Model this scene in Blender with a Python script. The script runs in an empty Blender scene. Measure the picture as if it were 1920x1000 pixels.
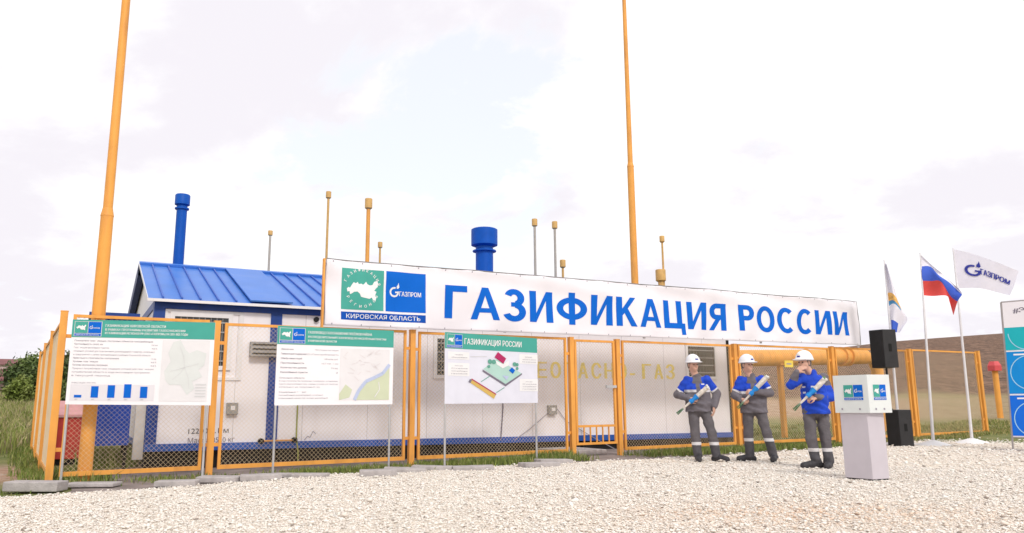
import bpy, bmesh, math, random
import numpy as np
from mathutils import Vector, Matrix, geometry
random.seed(7); RNG = np.random.default_rng(7)
SC = bpy.context.scene; COL = SC.collection

# ------------------------------------------------------------------ camera
PITCH, ROLL, CAMH, FPX = 0.178, -0.0094, 1.007, 1419.9
cp, sp = math.cos(PITCH), math.sin(PITCH)
F = Vector((0, cp, sp)); R0 = Vector((1, 0, 0)); U0 = Vector((0, -sp, cp))
R = R0*math.cos(ROLL) + U0*math.sin(ROLL); U = U0*math.cos(ROLL) - R0*math.sin(ROLL)
cam = bpy.data.cameras.new('camera'); cam.sensor_width = 36; cam.lens = FPX/1920*36
cam.clip_start = 0.05; cam.clip_end = 8000
co = bpy.data.objects.new('camera', cam); COL.objects.link(co)
m = Matrix.Identity(4)
for i in range(3):
    m[i][0], m[i][1], m[i][2] = R[i], U[i], -F[i]
m[2][3] = CAMH
co.matrix_world = m; SC.camera = co

# ------------------------------------------------------------------ sky and sun
SUN_EL, SUN_AZ = math.radians(38), math.atan2(0.42, -0.9)
w = bpy.data.worlds.new("World"); SC.world = w; w.use_nodes = True
nt = w.node_tree; N_ = nt.nodes; L_ = nt.links; N_.clear()
def nn(t, **k):
    n = N_.new(t)
    for a, b in k.items(): setattr(n, a, b)
    return n
def mth(op, a, b=None, c=None, clamp=False):
    n = nn('ShaderNodeMath', operation=op, use_clamp=clamp)
    for i, v in enumerate((a, b, c)):
        if v is None: continue
        if isinstance(v, (int, float)): n.inputs[i].default_value = v
        else: L_.new(v, n.inputs[i])
    return n.outputs[0]
def mrange(v, a, b, c=0., d=1.):
    n = nn('ShaderNodeMapRange', interpolation_type='SMOOTHSTEP')
    L_.new(v, n.inputs[0])
    for i, x in enumerate((a, b, c, d)): n.inputs[i+1].default_value = x
    return n.outputs[0]
out = nn('ShaderNodeOutputWorld')
sky = nn('ShaderNodeTexSky', sky_type='NISHITA'); sky.sun_disc = False
sky.sun_elevation = SUN_EL; sky.sun_rotation = SUN_AZ
bg_sky = nn('ShaderNodeBackground'); L_.new(sky.outputs[0], bg_sky.inputs[0]); bg_sky.inputs[1].default_value = 0.15
tc = nn('ShaderNodeTexCoord'); sep = nn('ShaderNodeSeparateXYZ'); L_.new(tc.outputs['Generated'], sep.inputs[0])
den = mth('ADD', mth('MAXIMUM', sep.outputs[2], 0.0), 0.28)
cx = mth('DIVIDE', sep.outputs[0], den); cy = mth('DIVIDE', sep.outputs[1], den)
cmb = nn('ShaderNodeCombineXYZ'); L_.new(cx, cmb.inputs[0]); L_.new(cy, cmb.inputs[1])
def noise(scale, det, rough, seed):
    mp = nn('ShaderNodeMapping'); mp.inputs[1].default_value = (seed, seed*.7, seed*.3); L_.new(cmb.outputs[0], mp.inputs[0])
    n = nn('ShaderNodeTexNoise'); n.inputs['Scale'].default_value = scale; n.inputs['Detail'].default_value = det
    n.inputs['Roughness'].default_value = rough; n.inputs['Distortion'].default_value = .3
    L_.new(mp.outputs[0], n.inputs['Vector']); return n.outputs[0]
n1 = noise(1.7, 8, .55, 3.1); n2 = noise(2.6, 9, .6, 11.7)
def lobe(dirv, lo, hi):
    d = Vector(dirv).normalized(); vm = nn('ShaderNodeVectorMath', operation='DOT_PRODUCT')
    L_.new(tc.outputs['Generated'], vm.inputs[0]); vm.inputs[1].default_value = d
    return mrange(vm.outputs['Value'], lo, hi)
def pdir(x, y): return F + R*((x-960)/FPX) + U*((500-y)/FPX)
# openings of blue sky between the clouds
hole = mth('ADD', mth('MULTIPLY', lobe(pdir(780, 310), .976, .9997), .17), mth('MULTIPLY', lobe(pdir(930, 200), .985, .9998), .14))
blue = mrange(mth('ADD', n2, hole), .61, .71)
# darker mauve undersides of the clouds
sh_w = mth('ADD', mth('MULTIPLY', lobe(pdir(760, 60), .93, .995), .10), mth('MULTIPLY', lobe(pdir(1800, 420), .93, .995), .12))
sh_w = mth('ADD', sh_w, mth('MULTIPLY', lobe(pdir(60, 440), .93, .995), .12))
shade = mth('MULTIPLY', mrange(mth('ADD', mth('ADD', n1, sh_w), mth('MULTIPLY_ADD', n2, .45, -.225)), .48, .66), mth('SUBTRACT', 1.0, blue))
mix = nn('ShaderNodeMix', data_type='RGBA'); L_.new(shade, mix.inputs[0])
mix.inputs[6].default_value = (1.0, .995, 1.0, 1); mix.inputs[7].default_value = (.82, .79, .84, 1)
bg_c = nn('ShaderNodeBackground'); L_.new(mix.outputs[2], bg_c.inputs[0]); bg_c.inputs[1].default_value = 1.0
mxs = nn('ShaderNodeMixShader'); L_.new(mth('MULTIPLY', blue, .27), mxs.inputs[0])
L_.new(bg_c.outputs[0], mxs.inputs[1]); L_.new(bg_sky.outputs[0], mxs.inputs[2]); L_.new(mxs.outputs[0], out.inputs[0])

sun = bpy.data.lights.new('sun', 'SUN'); sun.energy = 1.5; sun.angle = math.radians(10); sun.color = (1, .95, .88)
so = bpy.data.objects.new('sun', sun); COL.objects.link(so)
sd = Vector((math.sin(SUN_AZ)*math.cos(SUN_EL), math.cos(SUN_AZ)*math.cos(SUN_EL), math.sin(SUN_EL)))
so.rotation_euler = sd.to_track_quat('Z', 'Y').to_euler(); so.location = (0, 0, 30)
SC.view_settings.view_transform = 'Standard'; SC.view_settings.look = 'None'
SC.view_settings.exposure = 0.2; SC.view_settings.gamma = 1

# ------------------------------------------------------------------ materials
MATS = {}
def mat(name, col, rough=.6, metal=0., var=.08, vscale=6., bump=0., bscale=40., alpha=1., attr=None, dirt=None, spec=.35):
    if name in MATS: return MATS[name]
    M = bpy.data.materials.new(name); M.use_nodes = True; t = M.node_tree
    b = t.nodes['Principled BSDF']; b.inputs['Roughness'].default_value = rough; b.inputs['Metallic'].default_value = metal
    b.inputs['Specular IOR Level'].default_value = spec
    if alpha < 1: b.inputs['Alpha'].default_value = alpha
    tcn = t.nodes.new('ShaderNodeTexCoord')
    ns = t.nodes.new('ShaderNodeTexNoise'); ns.inputs['Scale'].default_value = vscale; ns.inputs['Detail'].default_value = 6
    t.links.new(tcn.outputs['Object'], ns.inputs['Vector'])
    hs = t.nodes.new('ShaderNodeHueSaturation')
    mr = t.nodes.new('ShaderNodeMapRange'); mr.inputs[1].default_value = .3; mr.inputs[2].default_value = .7
    mr.inputs[3].default_value = 1-var; mr.inputs[4].default_value = 1+var
    t.links.new(ns.outputs[0], mr.inputs[0]); t.links.new(mr.outputs[0], hs.inputs['Value'])
    if attr:
        at = t.nodes.new('ShaderNodeAttribute'); at.attribute_name = attr; t.links.new(at.outputs['Color'], hs.inputs['Color'])
    else: hs.inputs['Color'].default_value = (*col, 1)
    last = hs.outputs[0]
    if dirt:   # streaky stains: colour, scale vector, amount
        mp = t.nodes.new('ShaderNodeMapping'); mp.inputs[3].default_value = dirt[1]
        t.links.new(tcn.outputs['Object'], mp.inputs[0])
        n3 = t.nodes.new('ShaderNodeTexNoise'); n3.inputs['Scale'].default_value = 1; n3.inputs['Detail'].default_value = 8
        t.links.new(mp.outputs[0], n3.inputs['Vector'])
        r3 = t.nodes.new('ShaderNodeMapRange'); r3.inputs[1].default_value = .5; r3.inputs[2].default_value = .8; r3.inputs[4].default_value = dirt[2]
        t.links.new(n3.outputs[0], r3.inputs[0])
        mx = t.nodes.new('ShaderNodeMix'); mx.data_type = 'RGBA'; mx.inputs[7].default_value = (*dirt[0], 1)
        t.links.new(r3.outputs[0], mx.inputs[0]); t.links.new(last, mx.inputs[6]); last = mx.outputs[2]
    t.links.new(last, b.inputs['Base Color'])
    if bump:
        nb = t.nodes.new('ShaderNodeTexNoise'); nb.inputs['Scale'].default_value = bscale; nb.inputs['Detail'].default_value = 4
        t.links.new(tcn.outputs['Object'], nb.inputs['Vector'])
        bp = t.nodes.new('ShaderNodeBump'); bp.inputs['Strength'].default_value = bump; bp.inputs['Distance'].default_value = .02
        t.links.new(nb.outputs[0], bp.inputs['Height']); t.links.new(bp.outputs[0], b.inputs['Normal'])
    MATS[name] = M; return M
ORANGE = mat('orange_paint', (.80, .36, .072), .55, var=.07, vscale=3, dirt=((.42, .17, .06), (7, 7, 1.3), .6))
TAN = mat('weathered_yellow_paint', (.60, .36, .12), .55, var=.12, dirt=((.3, .2, .1), (14, 14, 4), .5))
GREYPIPE = mat('grey_pipe_paint', (.42, .38, .33), .5, .2)
GALV = mat('galvanised_steel', (.55, .54, .55), .4, .6, var=.12)
WIRE = mat('wire_mesh_zinc', (.70, .54, .34), .5, .1)
WALL = mat('white_sandwich_panel', (.86, .825, .85), .5, var=.02, vscale=1.5, dirt=((.70, .63, .62), (5, 5, .5), .3))
NAVY = mat('navy_frame_paint', (.012, .055, .27), .45, var=.12, dirt=((.03, .05, .12), (8, 8, 3), .5))
ROOF = mat('blue_roof_sheet', (.05, .185, .60), .38, var=.06, vscale=2, dirt=((.14, .26, .62), (3, 3, 3), .4))
BLUE = mat('blue_pipe_paint', (.002, .083, .42), .5, var=.08, spec=.2)
DARK = mat('dark_underframe', (.014, .013, .013), .8, var=.3)
TRIM = mat('white_trim', (.78, .76, .77), .45, var=.03)
GLASS = mat('dark_window_glass', (.05, .055, .06), .15, var=.3, vscale=3)
SLATM = mat('grey_louvre', (.33, .32, .32), .5, .2, var=.15)
BOX = mat('grey_box_paint', (.30, .29, .28), .5, var=.2)
BLACK = mat('black_plastic', (.022, .021, .023), .5, var=.2, bump=.2, bscale=180)
GRILLE = mat('black_speaker_grille', (.012, .011, .012), .7, var=.3, bump=.4, bscale=260)
CONC = mat('concrete_slab', (.42, .385, .38), .85, var=.2, vscale=9, bump=.5, bscale=60)
BANNERM = mat('banner_vinyl', (.81, .775, .82), .45, var=.015, vscale=2)
PRINT = {}
def ink(name, col): return mat('print_'+name, col, .6, var=.03, spec=.12)
I_BLUE = ink('blue', (.003, .125, .58)); I_TEAL = ink('teal', (.07, .36, .30)); I_WHITE = ink('white', (.80, .79, .80))
I_GREY = ink('grey', (.33, .31, .36)); I_DGREY = ink('dark_grey', (.19, .17, .22)); I_LGREY = ink('light_grey', (.62, .62, .63)); I_DBLUE = ink('deep_blue', (.006, .075, .40))
I_YELLOW = mat('faded_yellow_stencil', (.90, .72, .19), .6, var=.15, vscale=12, dirt=((.78, .74, .66), (14, 14, 14), .55))
I_BLACK = ink('black', (.06, .06, .06))

# ------------------------------------------------------------------ mesh helpers
class MB:
    def __init__(s): s.v = []; s.f = []; s.mi = []
    def add(s, vs, fs, mi=0):
        o = len(s.v); s.v += [Vector(q) for q in vs]; s.f += [tuple(i+o for i in f) for f in fs]; s.mi += [mi]*len(fs); return s
    def box(s, fn, a0, a1, b0, b1, c0, c1, mi=0):
        vs = [fn(a, b, c) for c in (c0, c1) for b in (b0, b1) for a in (a0, a1)]
        return s.add(vs, [(0, 2, 3, 1), (4, 5, 7, 6), (0, 1, 5, 4), (2, 6, 7, 3), (0, 4, 6, 2), (1, 3, 7, 5)], mi)
    def tube(s, pts, r, n=10, mi=0, cap=True):
        pts = [Vector(p) for p in pts]; rs = r if isinstance(r, (list, tuple)) else [r]*len(pts)
        vs = []; prev = None
        for i, p in enumerate(pts):
            d = (pts[min(i+1, len(pts)-1)] - pts[max(i-1, 0)]).normalized()
            a = prev if prev is not None else (Vector((1, 0, 0)) if abs(d.x) < .8 else Vector((0, 1, 0)))
            a = (a - d*a.dot(d)).normalized(); b = d.cross(a); prev = a
            vs += [p + (a*math.cos(2*math.pi*k/n) + b*math.sin(2*math.pi*k/n))*rs[i] for k in range(n)]
        fs = [(i*n+k, i*n+(k+1) % n, (i+1)*n+(k+1) % n, (i+1)*n+k) for i in range(len(pts)-1) for k in range(n)]
        if cap: fs += [tuple(range(n))[::-1], tuple(range((len(pts)-1)*n, len(pts)*n))]
        return s.add(vs, fs, mi)
    def prism(s, poly, z0, z1, mi=0, poly2=None):
        n = len(poly); p2 = poly2 or poly
        vs = [(x, y, z0) for x, y in poly] + [(x, y, z1) for x, y in p2]
        return s.add(vs, [tuple(range(n))[::-1], tuple(range(n, 2*n))] + [(i, (i+1) % n, n+(i+1) % n, n+i) for i in range(n)], mi)
    def build(s, name, mats, parent=None, smooth=False, bevel=0, org=None):
        if org is None: org = Vector(parent['_o']) if parent is not None and '_o' in parent else Vector()
        me = bpy.data.meshes.new(name); me.from_pydata([q-org for q in s.v], [], s.f)
        mats = mats if isinstance(mats, (list, tuple)) else [mats]
        for q in mats: me.materials.append(q)
        me.polygons.foreach_set('material_index', s.mi)
        bm = bmesh.new(); bm.from_mesh(me); bmesh.ops.recalc_face_normals(bm, faces=bm.faces); bm.to_mesh(me); bm.free()
        if smooth:
            me.polygons.foreach_set('use_smooth', [True]*len(me.polygons))
            try: me.set_sharp_from_angle(angle=math.radians(40))
            except Exception: pass
        o = bpy.data.objects.new(name, me); COL.objects.link(o)
        if parent is not None:
            o.parent = parent; o['_o'] = tuple(org)
        else: o.location = org
        if bevel:
            bv = o.modifiers.new('bevel', 'BEVEL'); bv.width = bevel; bv.segments = 2; bv.limit_method = 'ANGLE'
        return o
def sub(o, parent):   # make o a child of the mesh part `parent` (both built round the thing's origin)
    o.parent = parent; return o
def thing(name, label, cat, loc=(0, 0, 0), group=None):
    o = bpy.data.objects.new(name, None); COL.objects.link(o); o.location = loc; o.empty_display_size = .1
    o['_o'] = tuple(loc); o['label'] = label; o['category'] = cat; o['kind'] = 'thing'
    if group: o['group'] = group
    return o
def tag(o, label=None, cat=None, group=None, kind=None):
    for k, v in (('label', label), ('category', cat), ('group', group), ('kind', kind or ('thing' if label else None))):
        if v: o[k] = v
    return o
def fast_mesh(name, V, Fa, nper, mats, cols=None, mi=None):
    me = bpy.data.meshes.new(name); nf = len(Fa)
    me.vertices.add(len(V)); me.vertices.foreach_set('co', np.ascontiguousarray(V, np.float32).ravel())
    me.loops.add(nf*nper); me.loops.foreach_set('vertex_index', np.ascontiguousarray(Fa, np.int32).ravel())
    me.polygons.add(nf); me.polygons.foreach_set('loop_start', np.arange(0, nf*nper, nper, dtype=np.int32))
    me.polygons.foreach_set('loop_total', np.full(nf, nper, np.int32))
    for q in (mats if isinstance(mats, (list, tuple)) else [mats]): me.materials.append(q)
    if mi is not None: me.polygons.foreach_set('material_index', np.ascontiguousarray(mi, np.int32))
    me.update(calc_edges=True)
    if cols is not None:
        a = me.color_attributes.new('tint', 'FLOAT_COLOR', 'POINT')
        a.data.foreach_set('color', np.ascontiguousarray(np.c_[cols, np.ones(len(cols))], np.float32).ravel())
    o = bpy.data.objects.new(name, me); COL.objects.link(o); return o

# fence frame: s along the fence, d behind it, z up
FA = Vector((-5.546, 10.574, 0)); ANG = 0.519
FD = Vector((math.cos(ANG), math.sin(ANG), 0)); FN = Vector((-math.sin(ANG), math.cos(ANG), 0)); ZZ = Vector((0, 0, 1))
def W(s, d, z): return FA + FD*s + FN*d + ZZ*z
def frame_of(base):   # axes facing the viewer at a place: right, away
    y = Vector((base[0], base[1], 0)).normalized(); return Vector((y.y, -y.x, 0)), y

# ------------------------------------------------------------------ flat printed panels (signs, banner, flags)
_capH = None
def text_tris(s, bold=0.):
    c = bpy.data.curves.new('t', 'FONT'); c.body = s; c.offset = bold; c.resolution_u = 3
    o = bpy.data.objects.new('t', c); me = bpy.data.meshes.new_from_object(o)
    vs = np.array([tuple(v.co[:2]) for v in me.vertices] or [(0, 0)]); me.calc_loop_triangles()
    ts = [tuple(t.vertices) for t in me.loop_triangles]
    bpy.data.objects.remove(o); bpy.data.curves.remove(c); bpy.data.meshes.remove(me); return vs, ts
class Panel:
    """collects flat shapes per ink on layers a few mm apart; fn(u, v, off) maps them onto the printed surface"""
    def __init__(s, fn, grid=0): s.fn = fn; s.ink = {}; s.grid = grid; s.key = ''
    def tri(s, vs, ts, mt, lay):
        if s.grid:
            bm = bmesh.new(); bv = [bm.verts.new((x, y, 0)) for x, y in vs]
            for t in ts:
                try: bm.faces.new([bv[i] for i in t])
                except ValueError: pass
            us = [q[0] for q in vs]; ys = [q[1] for q in vs]
            for ax, lo, hi in ((0, min(us), max(us)), (1, min(ys), max(ys))):
                k = math.ceil(lo/s.grid)
                while k*s.grid < hi:
                    pc = [0, 0, 0]; pn = [0, 0, 0]; pc[ax] = k*s.grid; pn[ax] = 1
                    bmesh.ops.bisect_plane(bm, geom=bm.verts[:]+bm.edges[:]+bm.faces[:], plane_co=pc, plane_no=pn); k += 1
            bmesh.ops.triangulate(bm, faces=bm.faces[:]); bm.verts.index_update()
            vs = [(q.co.x, q.co.y) for q in bm.verts]; ts = [tuple(q.index for q in f.verts) for f in bm.faces]; bm.free()
        mb = s.ink.setdefault((mt.name, s.key), (mt, MB()))[1]
        mb.add([s.fn(x, y, .003*lay) for x, y in vs], ts)
    def poly(s, pts, mt, lay=1):
        tt = geometry.tessellate_polygon([[Vector((x, y, 0)) for x, y in pts]]); s.tri(pts, [tuple(t) for t in tt], mt, lay)
    def rect(s, u0, v0, u1, v1, mt, lay=1): s.tri([(u0, v0), (u1, v0), (u1, v1), (u0, v1)], [(0, 1, 2), (0, 2, 3)], mt, lay)
    def line(s, pts, wd, mt, lay=1):
        for (a, b), (c, d) in zip(pts, pts[1:]):
            l = math.hypot(c-a, d-b) or 1; nx, ny = -(d-b)/l*wd/2, (c-a)/l*wd/2
            s.tri([(a+nx, b+ny), (a-nx, b-ny), (c-nx, d-ny), (c+nx, d+ny)], [(0, 1, 2), (0, 2, 3)], mt, lay)
    def ring(s, cx, cy, r, wd, mt, lay=1, a0=0, a1=360, n=32):
        s.line([(cx+r*math.cos(math.radians(a0+(a1-a0)*k/n)), cy+r*math.sin(math.radians(a0+(a1-a0)*k/n))) for k in range(n+1)], wd, mt, lay)
    def text(s, st, u, v, cap, mt, width=None, lay=1, bold=0., right=False, rot=0.):
        global _capH
        if _capH is None: _capH = float(text_tris('Н')[0][:, 1].max())
        vs, ts = text_tris(st); x0, x1 = vs[:, 0].min(), vs[:, 0].max()
        sy = cap/_capH; sx = sy if width is None else width/max(x1-x0, 1e-6)
        X = (vs[:, 0]-x0)*sx; Y = vs[:, 1]*sy
        if right: X = X - X.max()
        c_, s_ = math.cos(rot), math.sin(rot)
        for e, dl in ((0, 0),)+(((bold*cap*2.2, .12),) if bold else ()):
            s.tri([(u+(a+e)*c_-b*s_, v+(a+e)*s_+b*c_) for a, b in zip(X, Y)], ts, mt, lay+dl)
    def build(s, parent, names=None):
        for (mn, _k), (mt, mb) in s.ink.items():
            o = mb.build((names or {}).get(mn, 'printed_artwork'), mt, parent)
# outline of the country in the emblem, unit square
RUS = [(0, .52), (.05, .58), (.09, .55), (.14, .66), (.2, .78), (.27, .74), (.33, .80), (.36, .72), (.45, .74), (.5, .70), (.55, .76), (.6, .84), (.64, .74), (.72, .70), (.8, .72), (.86, .86),
       (.95, .90), (.98, .80), (.97, .66), (.9, .58), (.86, .50), (.93, .46), (.9, .36), (.88, .30), (.92, .22), (.9, .10), (.82, .12), (.78, .22), (.7, .16), (.62, .18), (.52, .20), (.44, .22), (.40, .34), (.32, .42), (.22, .40), (.16, .34), (.10, .30), (.08, .42), (.02, .40)]
def flame_g(P, u, v, h, mt, lay, cut=None):
    P.ring(u+.42*h, v+.36*h, .29*h, .12*h, mt, lay, 75, 372, 26)
    P.rect(u+.48*h, v+.30*h, u+.72*h, v+.40*h, mt, lay)
    P.poly([(u+.58*h, v+.62*h), (u+.70*h, v+.60*h), (u+.78*h, v+.72*h), (u+.70*h, v+1.02*h), (u+.66*h, v+.86*h), (u+.58*h, v+.76*h)], mt, lay)
def emblem(P, u, v, wd, ht, lay, fine=True):
    """the two square marks side by side over a strip, as on every board here"""
    hw = wd*.487; sq = v+ht*.2
    P.rect(u, sq, u+hw, v+ht, I_TEAL, lay); P.rect(u+wd-hw, sq, u+wd, v+ht, I_BLUE, lay)
    P.rect(u, v, u+wd, v+ht*.155, I_DBLUE if fine else I_BLUE, lay)
    h2 = ht*.8; P.key = 'map'
    P.poly([(u+hw*(.12+.76*a), sq+h2*(.18+.62*b)) for a, b in RUS], I_WHITE, lay+1)
    if fine:
        s1, s2 = 'ГАЗИФИКАЦИЯ', 'РЕГИОНОВ'
        for st, a0, a1, flip in ((s1, 158, 22, 0), (s2, 205, 335, 1)):
            for i, ch in enumerate(st):
                a = math.radians(a0+(a1-a0)*i/(len(st)-1)); r = hw*.40
                cxx, cyy = u+hw*.5+r*math.cos(a), sq+h2*.5+r*1.05*math.sin(a)
                P.text(ch, cxx-hw*.02, cyy, hw*.062, I_WHITE, lay=lay+1, bold=.02, rot=a-math.pi/2+(math.pi if flip else 0))
    P.key = 'mark'; flame_g(P, u+wd-hw*.93, sq+h2*.36, h2*.36, I_WHITE, lay+1)
    P.text('ГАЗПРОМ', u+wd-hw*.66, sq+h2*.40, h2*.115, I_WHITE, width=hw*.54, lay=lay+1, bold=.02)
    P.key = 'strip'; P.text('КИРОВСКАЯ ОБЛАСТЬ', u+wd*.06, v+ht*.035, ht*.085, I_WHITE, width=wd*.87, lay=lay+1, bold=.005); P.key = ''

# ------------------------------------------------------------------ terrain
def smooth(a, b, x):
    t = np.clip((x-a)/(b-a), 0, 1); return t*t*(3-2*t)
def terrain(x, y):
    r = np.hypot(x, y); th = np.arctan2(x, np.maximum(y, 1e-3)); th = np.where(y < 0, np.sign(x)*1.6, th)
    zr = np.interp(r, [20, 36, 60, 150, 210, 400, 2500], [0, .35, 1.4, 11.0, 13, 14, 11])
    zl = np.interp(r, [18, 40, 70, 120, 400, 2500], [0, .8, 2.2, 3.2, 7, 8])
    wr = np.interp(th, [-.25, -.05, .33, .455, .60, .9, 1.5], [0, .2, .78, 1, 1.08, .9, .3])
    z = zl*(1-np.minimum(wr, 1)) + zr*wr
    return z + smooth(25, 120, r)*.25*np.sin(x*.11+1)*np.sin(y*.07)
# masks: R ploughed soil, G bare earth, B dry straw colour
nth = 900; rings = np.concatenate([[0.01], np.r_[np.geomspace(1.5, 70, 190), np.geomspace(72, 2600, 60)]])
TH, RR = np.meshgrid(np.linspace(-math.pi, math.pi, nth, endpoint=False), rings)
X = RR*np.sin(TH); Yy = RR*np.cos(TH); Zt = terrain(X, Yy) - .012
V = np.stack([X, Yy, Zt], -1).reshape(-1, 3)
ii, jj = np.meshgrid(np.arange(len(rings)-1), np.arange(nth), indexing='ij')
Fq = np.stack([ii*nth+jj, ii*nth+(jj+1) % nth, (ii+1)*nth+(jj+1) % nth, (ii+1)*nth+jj], -1).reshape(-1, 4)
rv = RR.ravel(); tv = TH.ravel()
plo = smooth(52, 60, rv+2.5*np.sin(tv*23)+1.5*np.sin(tv*61))*smooth(.12, .2, tv)*smooth(1.4, 1.1, tv)
dirt = smooth(30, 36, rv)*smooth(56, 48, rv)*smooth(.2, .28, tv)*(.8-.5*smooth(.42, .52, tv))
xv, yv = V[:, 0], V[:, 1]
du = (xv+7.9)*(-.63)+(yv-12.3)*.77; dv = (xv+7.9)*.77+(yv-12.3)*.63     # worn reddish track beside the fence corner
dirt = np.maximum(dirt, np.exp(-(du/2.1)**4-(dv/.75)**4))
dry = smooth(26, 34, rv)*smooth(-.1, .3, tv)*.8 + smooth(22, 40, rv)*smooth(-.1, -.3, tv)*.45
g = bpy.data.materials.new('ground'); g.use_nodes = True; t = g.node_tree; b = t.nodes['Principled BSDF']; b.inputs['Roughness'].default_value = .95
at = t.nodes.new('ShaderNodeAttribute'); at.attribute_name = 'tint'; sx = t.nodes.new('ShaderNodeSeparateColor'); t.links.new(at.outputs['Color'], sx.inputs[0])
tcn = t.nodes.new('ShaderNodeTexCoord')
def gn(scale, det=6, st=None, di=0.):
    n = t.nodes.new('ShaderNodeTexNoise'); n.inputs['Scale'].default_value = scale; n.inputs['Detail'].default_value = det; n.inputs['Distortion'].default_value = di; n.inputs['Roughness'].default_value = .62
    src = tcn.outputs['Object']
    if st: mp = t.nodes.new('ShaderNodeMapping'); mp.inputs[3].default_value = st; t.links.new(src, mp.inputs[0]); src = mp.outputs[0]
    t.links.new(src, n.inputs['Vector']); return n.outputs[0]
def ramp(fac, stops):
    n = t.nodes.new('ShaderNodeValToRGB'); cr = n.color_ramp
    while len(cr.elements) < len(stops): cr.elements.new(.5)
    for e, (p_, c_) in zip(cr.elements, stops): e.position = p_; e.color = (*c_, 1)
    t.links.new(fac, n.inputs[0]); return n.outputs[0]
def gmix(f, a, c):
    n = t.nodes.new('ShaderNodeMix'); n.data_type = 'RGBA'; t.links.new(f, n.inputs[0]); t.links.new(a, n.inputs[6]); t.links.new(c, n.inputs[7]); return n.outputs[2]
grass = ramp(gn(1.3, 9), [(.3, (.10, .13, .025)), (.5, (.17, .19, .05)), (.7, (.27, .25, .09))])
dryc = ramp(gn(1, 10, (1.1, .3, 1)), [(.3, (.22, .17, .07)), (.55, (.36, .27, .14)), (.75, (.19, .19, .06))])
soil = ramp(gn(1, 12, (2.3, .55, 1.7), 1.6), [(.36, (.05, .027, .017)), (.5, (.165, .088, .052)), (.64, (.30, .175, .11))])
earth = ramp(gn(3, 9), [(.3, (.30, .16, .10)), (.5, (.46, .28, .19)), (.62, (.55, .42, .33)), (.75, (.22, .21, .08))])
c = gmix(sx.outputs[2], grass, dryc); c = gmix(sx.outputs[1], c, earth); c = gmix(sx.outputs[0], c, soil)
t.links.new(c, b.inputs['Base Color'])
bp = t.nodes.new('ShaderNodeBump'); bp.inputs['Strength'].default_value = .7; bp.inputs['Distance'].default_value = .35
t.links.new(gn(4, 10), bp.inputs['Height']); t.links.new(bp.outputs[0], b.inputs['Normal'])
go = fast_mesh('ground', V, Fq, 4, g, np.stack([plo, np.clip(dirt, 0, 1), np.clip(dry, 0, 1)], -1)); tag(go, kind='structure')
go.data.polygons.foreach_set('use_smooth', [True]*len(Fq))

def ragged(pts, amp, step, seed):
    rg = np.random.default_rng(seed); outp = []
    for a, c in zip(pts, pts[1:]+pts[:1]):
        n = max(1, int(math.hypot(c[0]-a[0], c[1]-a[1])/step))
        if n > 120: n = 1
        for k in range(n):
            u = k/n; j = rg.normal(0, amp, 2) if n > 1 and k else (0, 0)
            outp.append((a[0]+(c[0]-a[0])*u+j[0], a[1]+(c[1]-a[1])*u+j[1]))
    return outp
def sheet(name, pts, z, mt):
    mb = MB(); mb.add([(x, y, z) for x, y in pts], [tuple(x) for x in geometry.tessellate_polygon([[Vector((x, y, 0)) for x, y in pts]])])
    return tag(mb.build(name, mt), kind='structure')
gm = bpy.data.materials.new('gravel_bed'); gm.use_nodes = True; t = gm.node_tree; b = t.nodes['Principled BSDF']; b.inputs['Roughness'].default_value = .9
tcn = t.nodes.new('ShaderNodeTexCoord'); vo = t.nodes.new('ShaderNodeTexVoronoi'); vo.inputs['Scale'].default_value = 28
t.links.new(tcn.outputs['Object'], vo.inputs['Vector'])
t.links.new(ramp(vo.outputs['Color'], [(.15, (.62, .53, .44)), (.4, (.76, .67, .57)), (.8, (.84, .76, .66))]), b.inputs['Base Color'])
bp = t.nodes.new('ShaderNodeBump'); bp.inputs['Strength'].default_value = .8; bp.inputs['Distance'].default_value = .02; bp.invert = True
t.links.new(vo.outputs['Distance'], bp.inputs['Height']); t.links.new(bp.outputs[0], b.inputs['Normal'])
EDGE = [(-9.5, 7.4), (-7.2, 8.15), (-5.78, 8.85), (-4.34, 9.62), (-3.04, 10.95), (-1.2, 11.95), (.87, 13.18), (3.72, 14.35), (6.81, 16.4), (10.2, 19.2), (13.36, 21.9), (18, 25.5), (30, 31)]
gpoly = ragged(EDGE, .10, .3, 5) + [(34, 0), (20, -12), (-16, -12)]
sheet('gravel_yard', gpoly, .008, gm)
SOILM = mat('grey_soil', (.25, .205, .19), .95, var=.3, vscale=2.5, bump=.6, bscale=25)
def sp_(s, d): q = W(s, d, 0); return (q.x, q.y)
sheet('bare_soil', ragged([sp_(-.45, -1.3), sp_(3, -1.5), sp_(9.6, -2.2), sp_(13.2, -1.4), sp_(13.4, 1.6), sp_(13.0, 4.6), sp_(.2, 4.6), sp_(-.2, 2.2)], .12, .5, 8), .0, SOILM)
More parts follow.
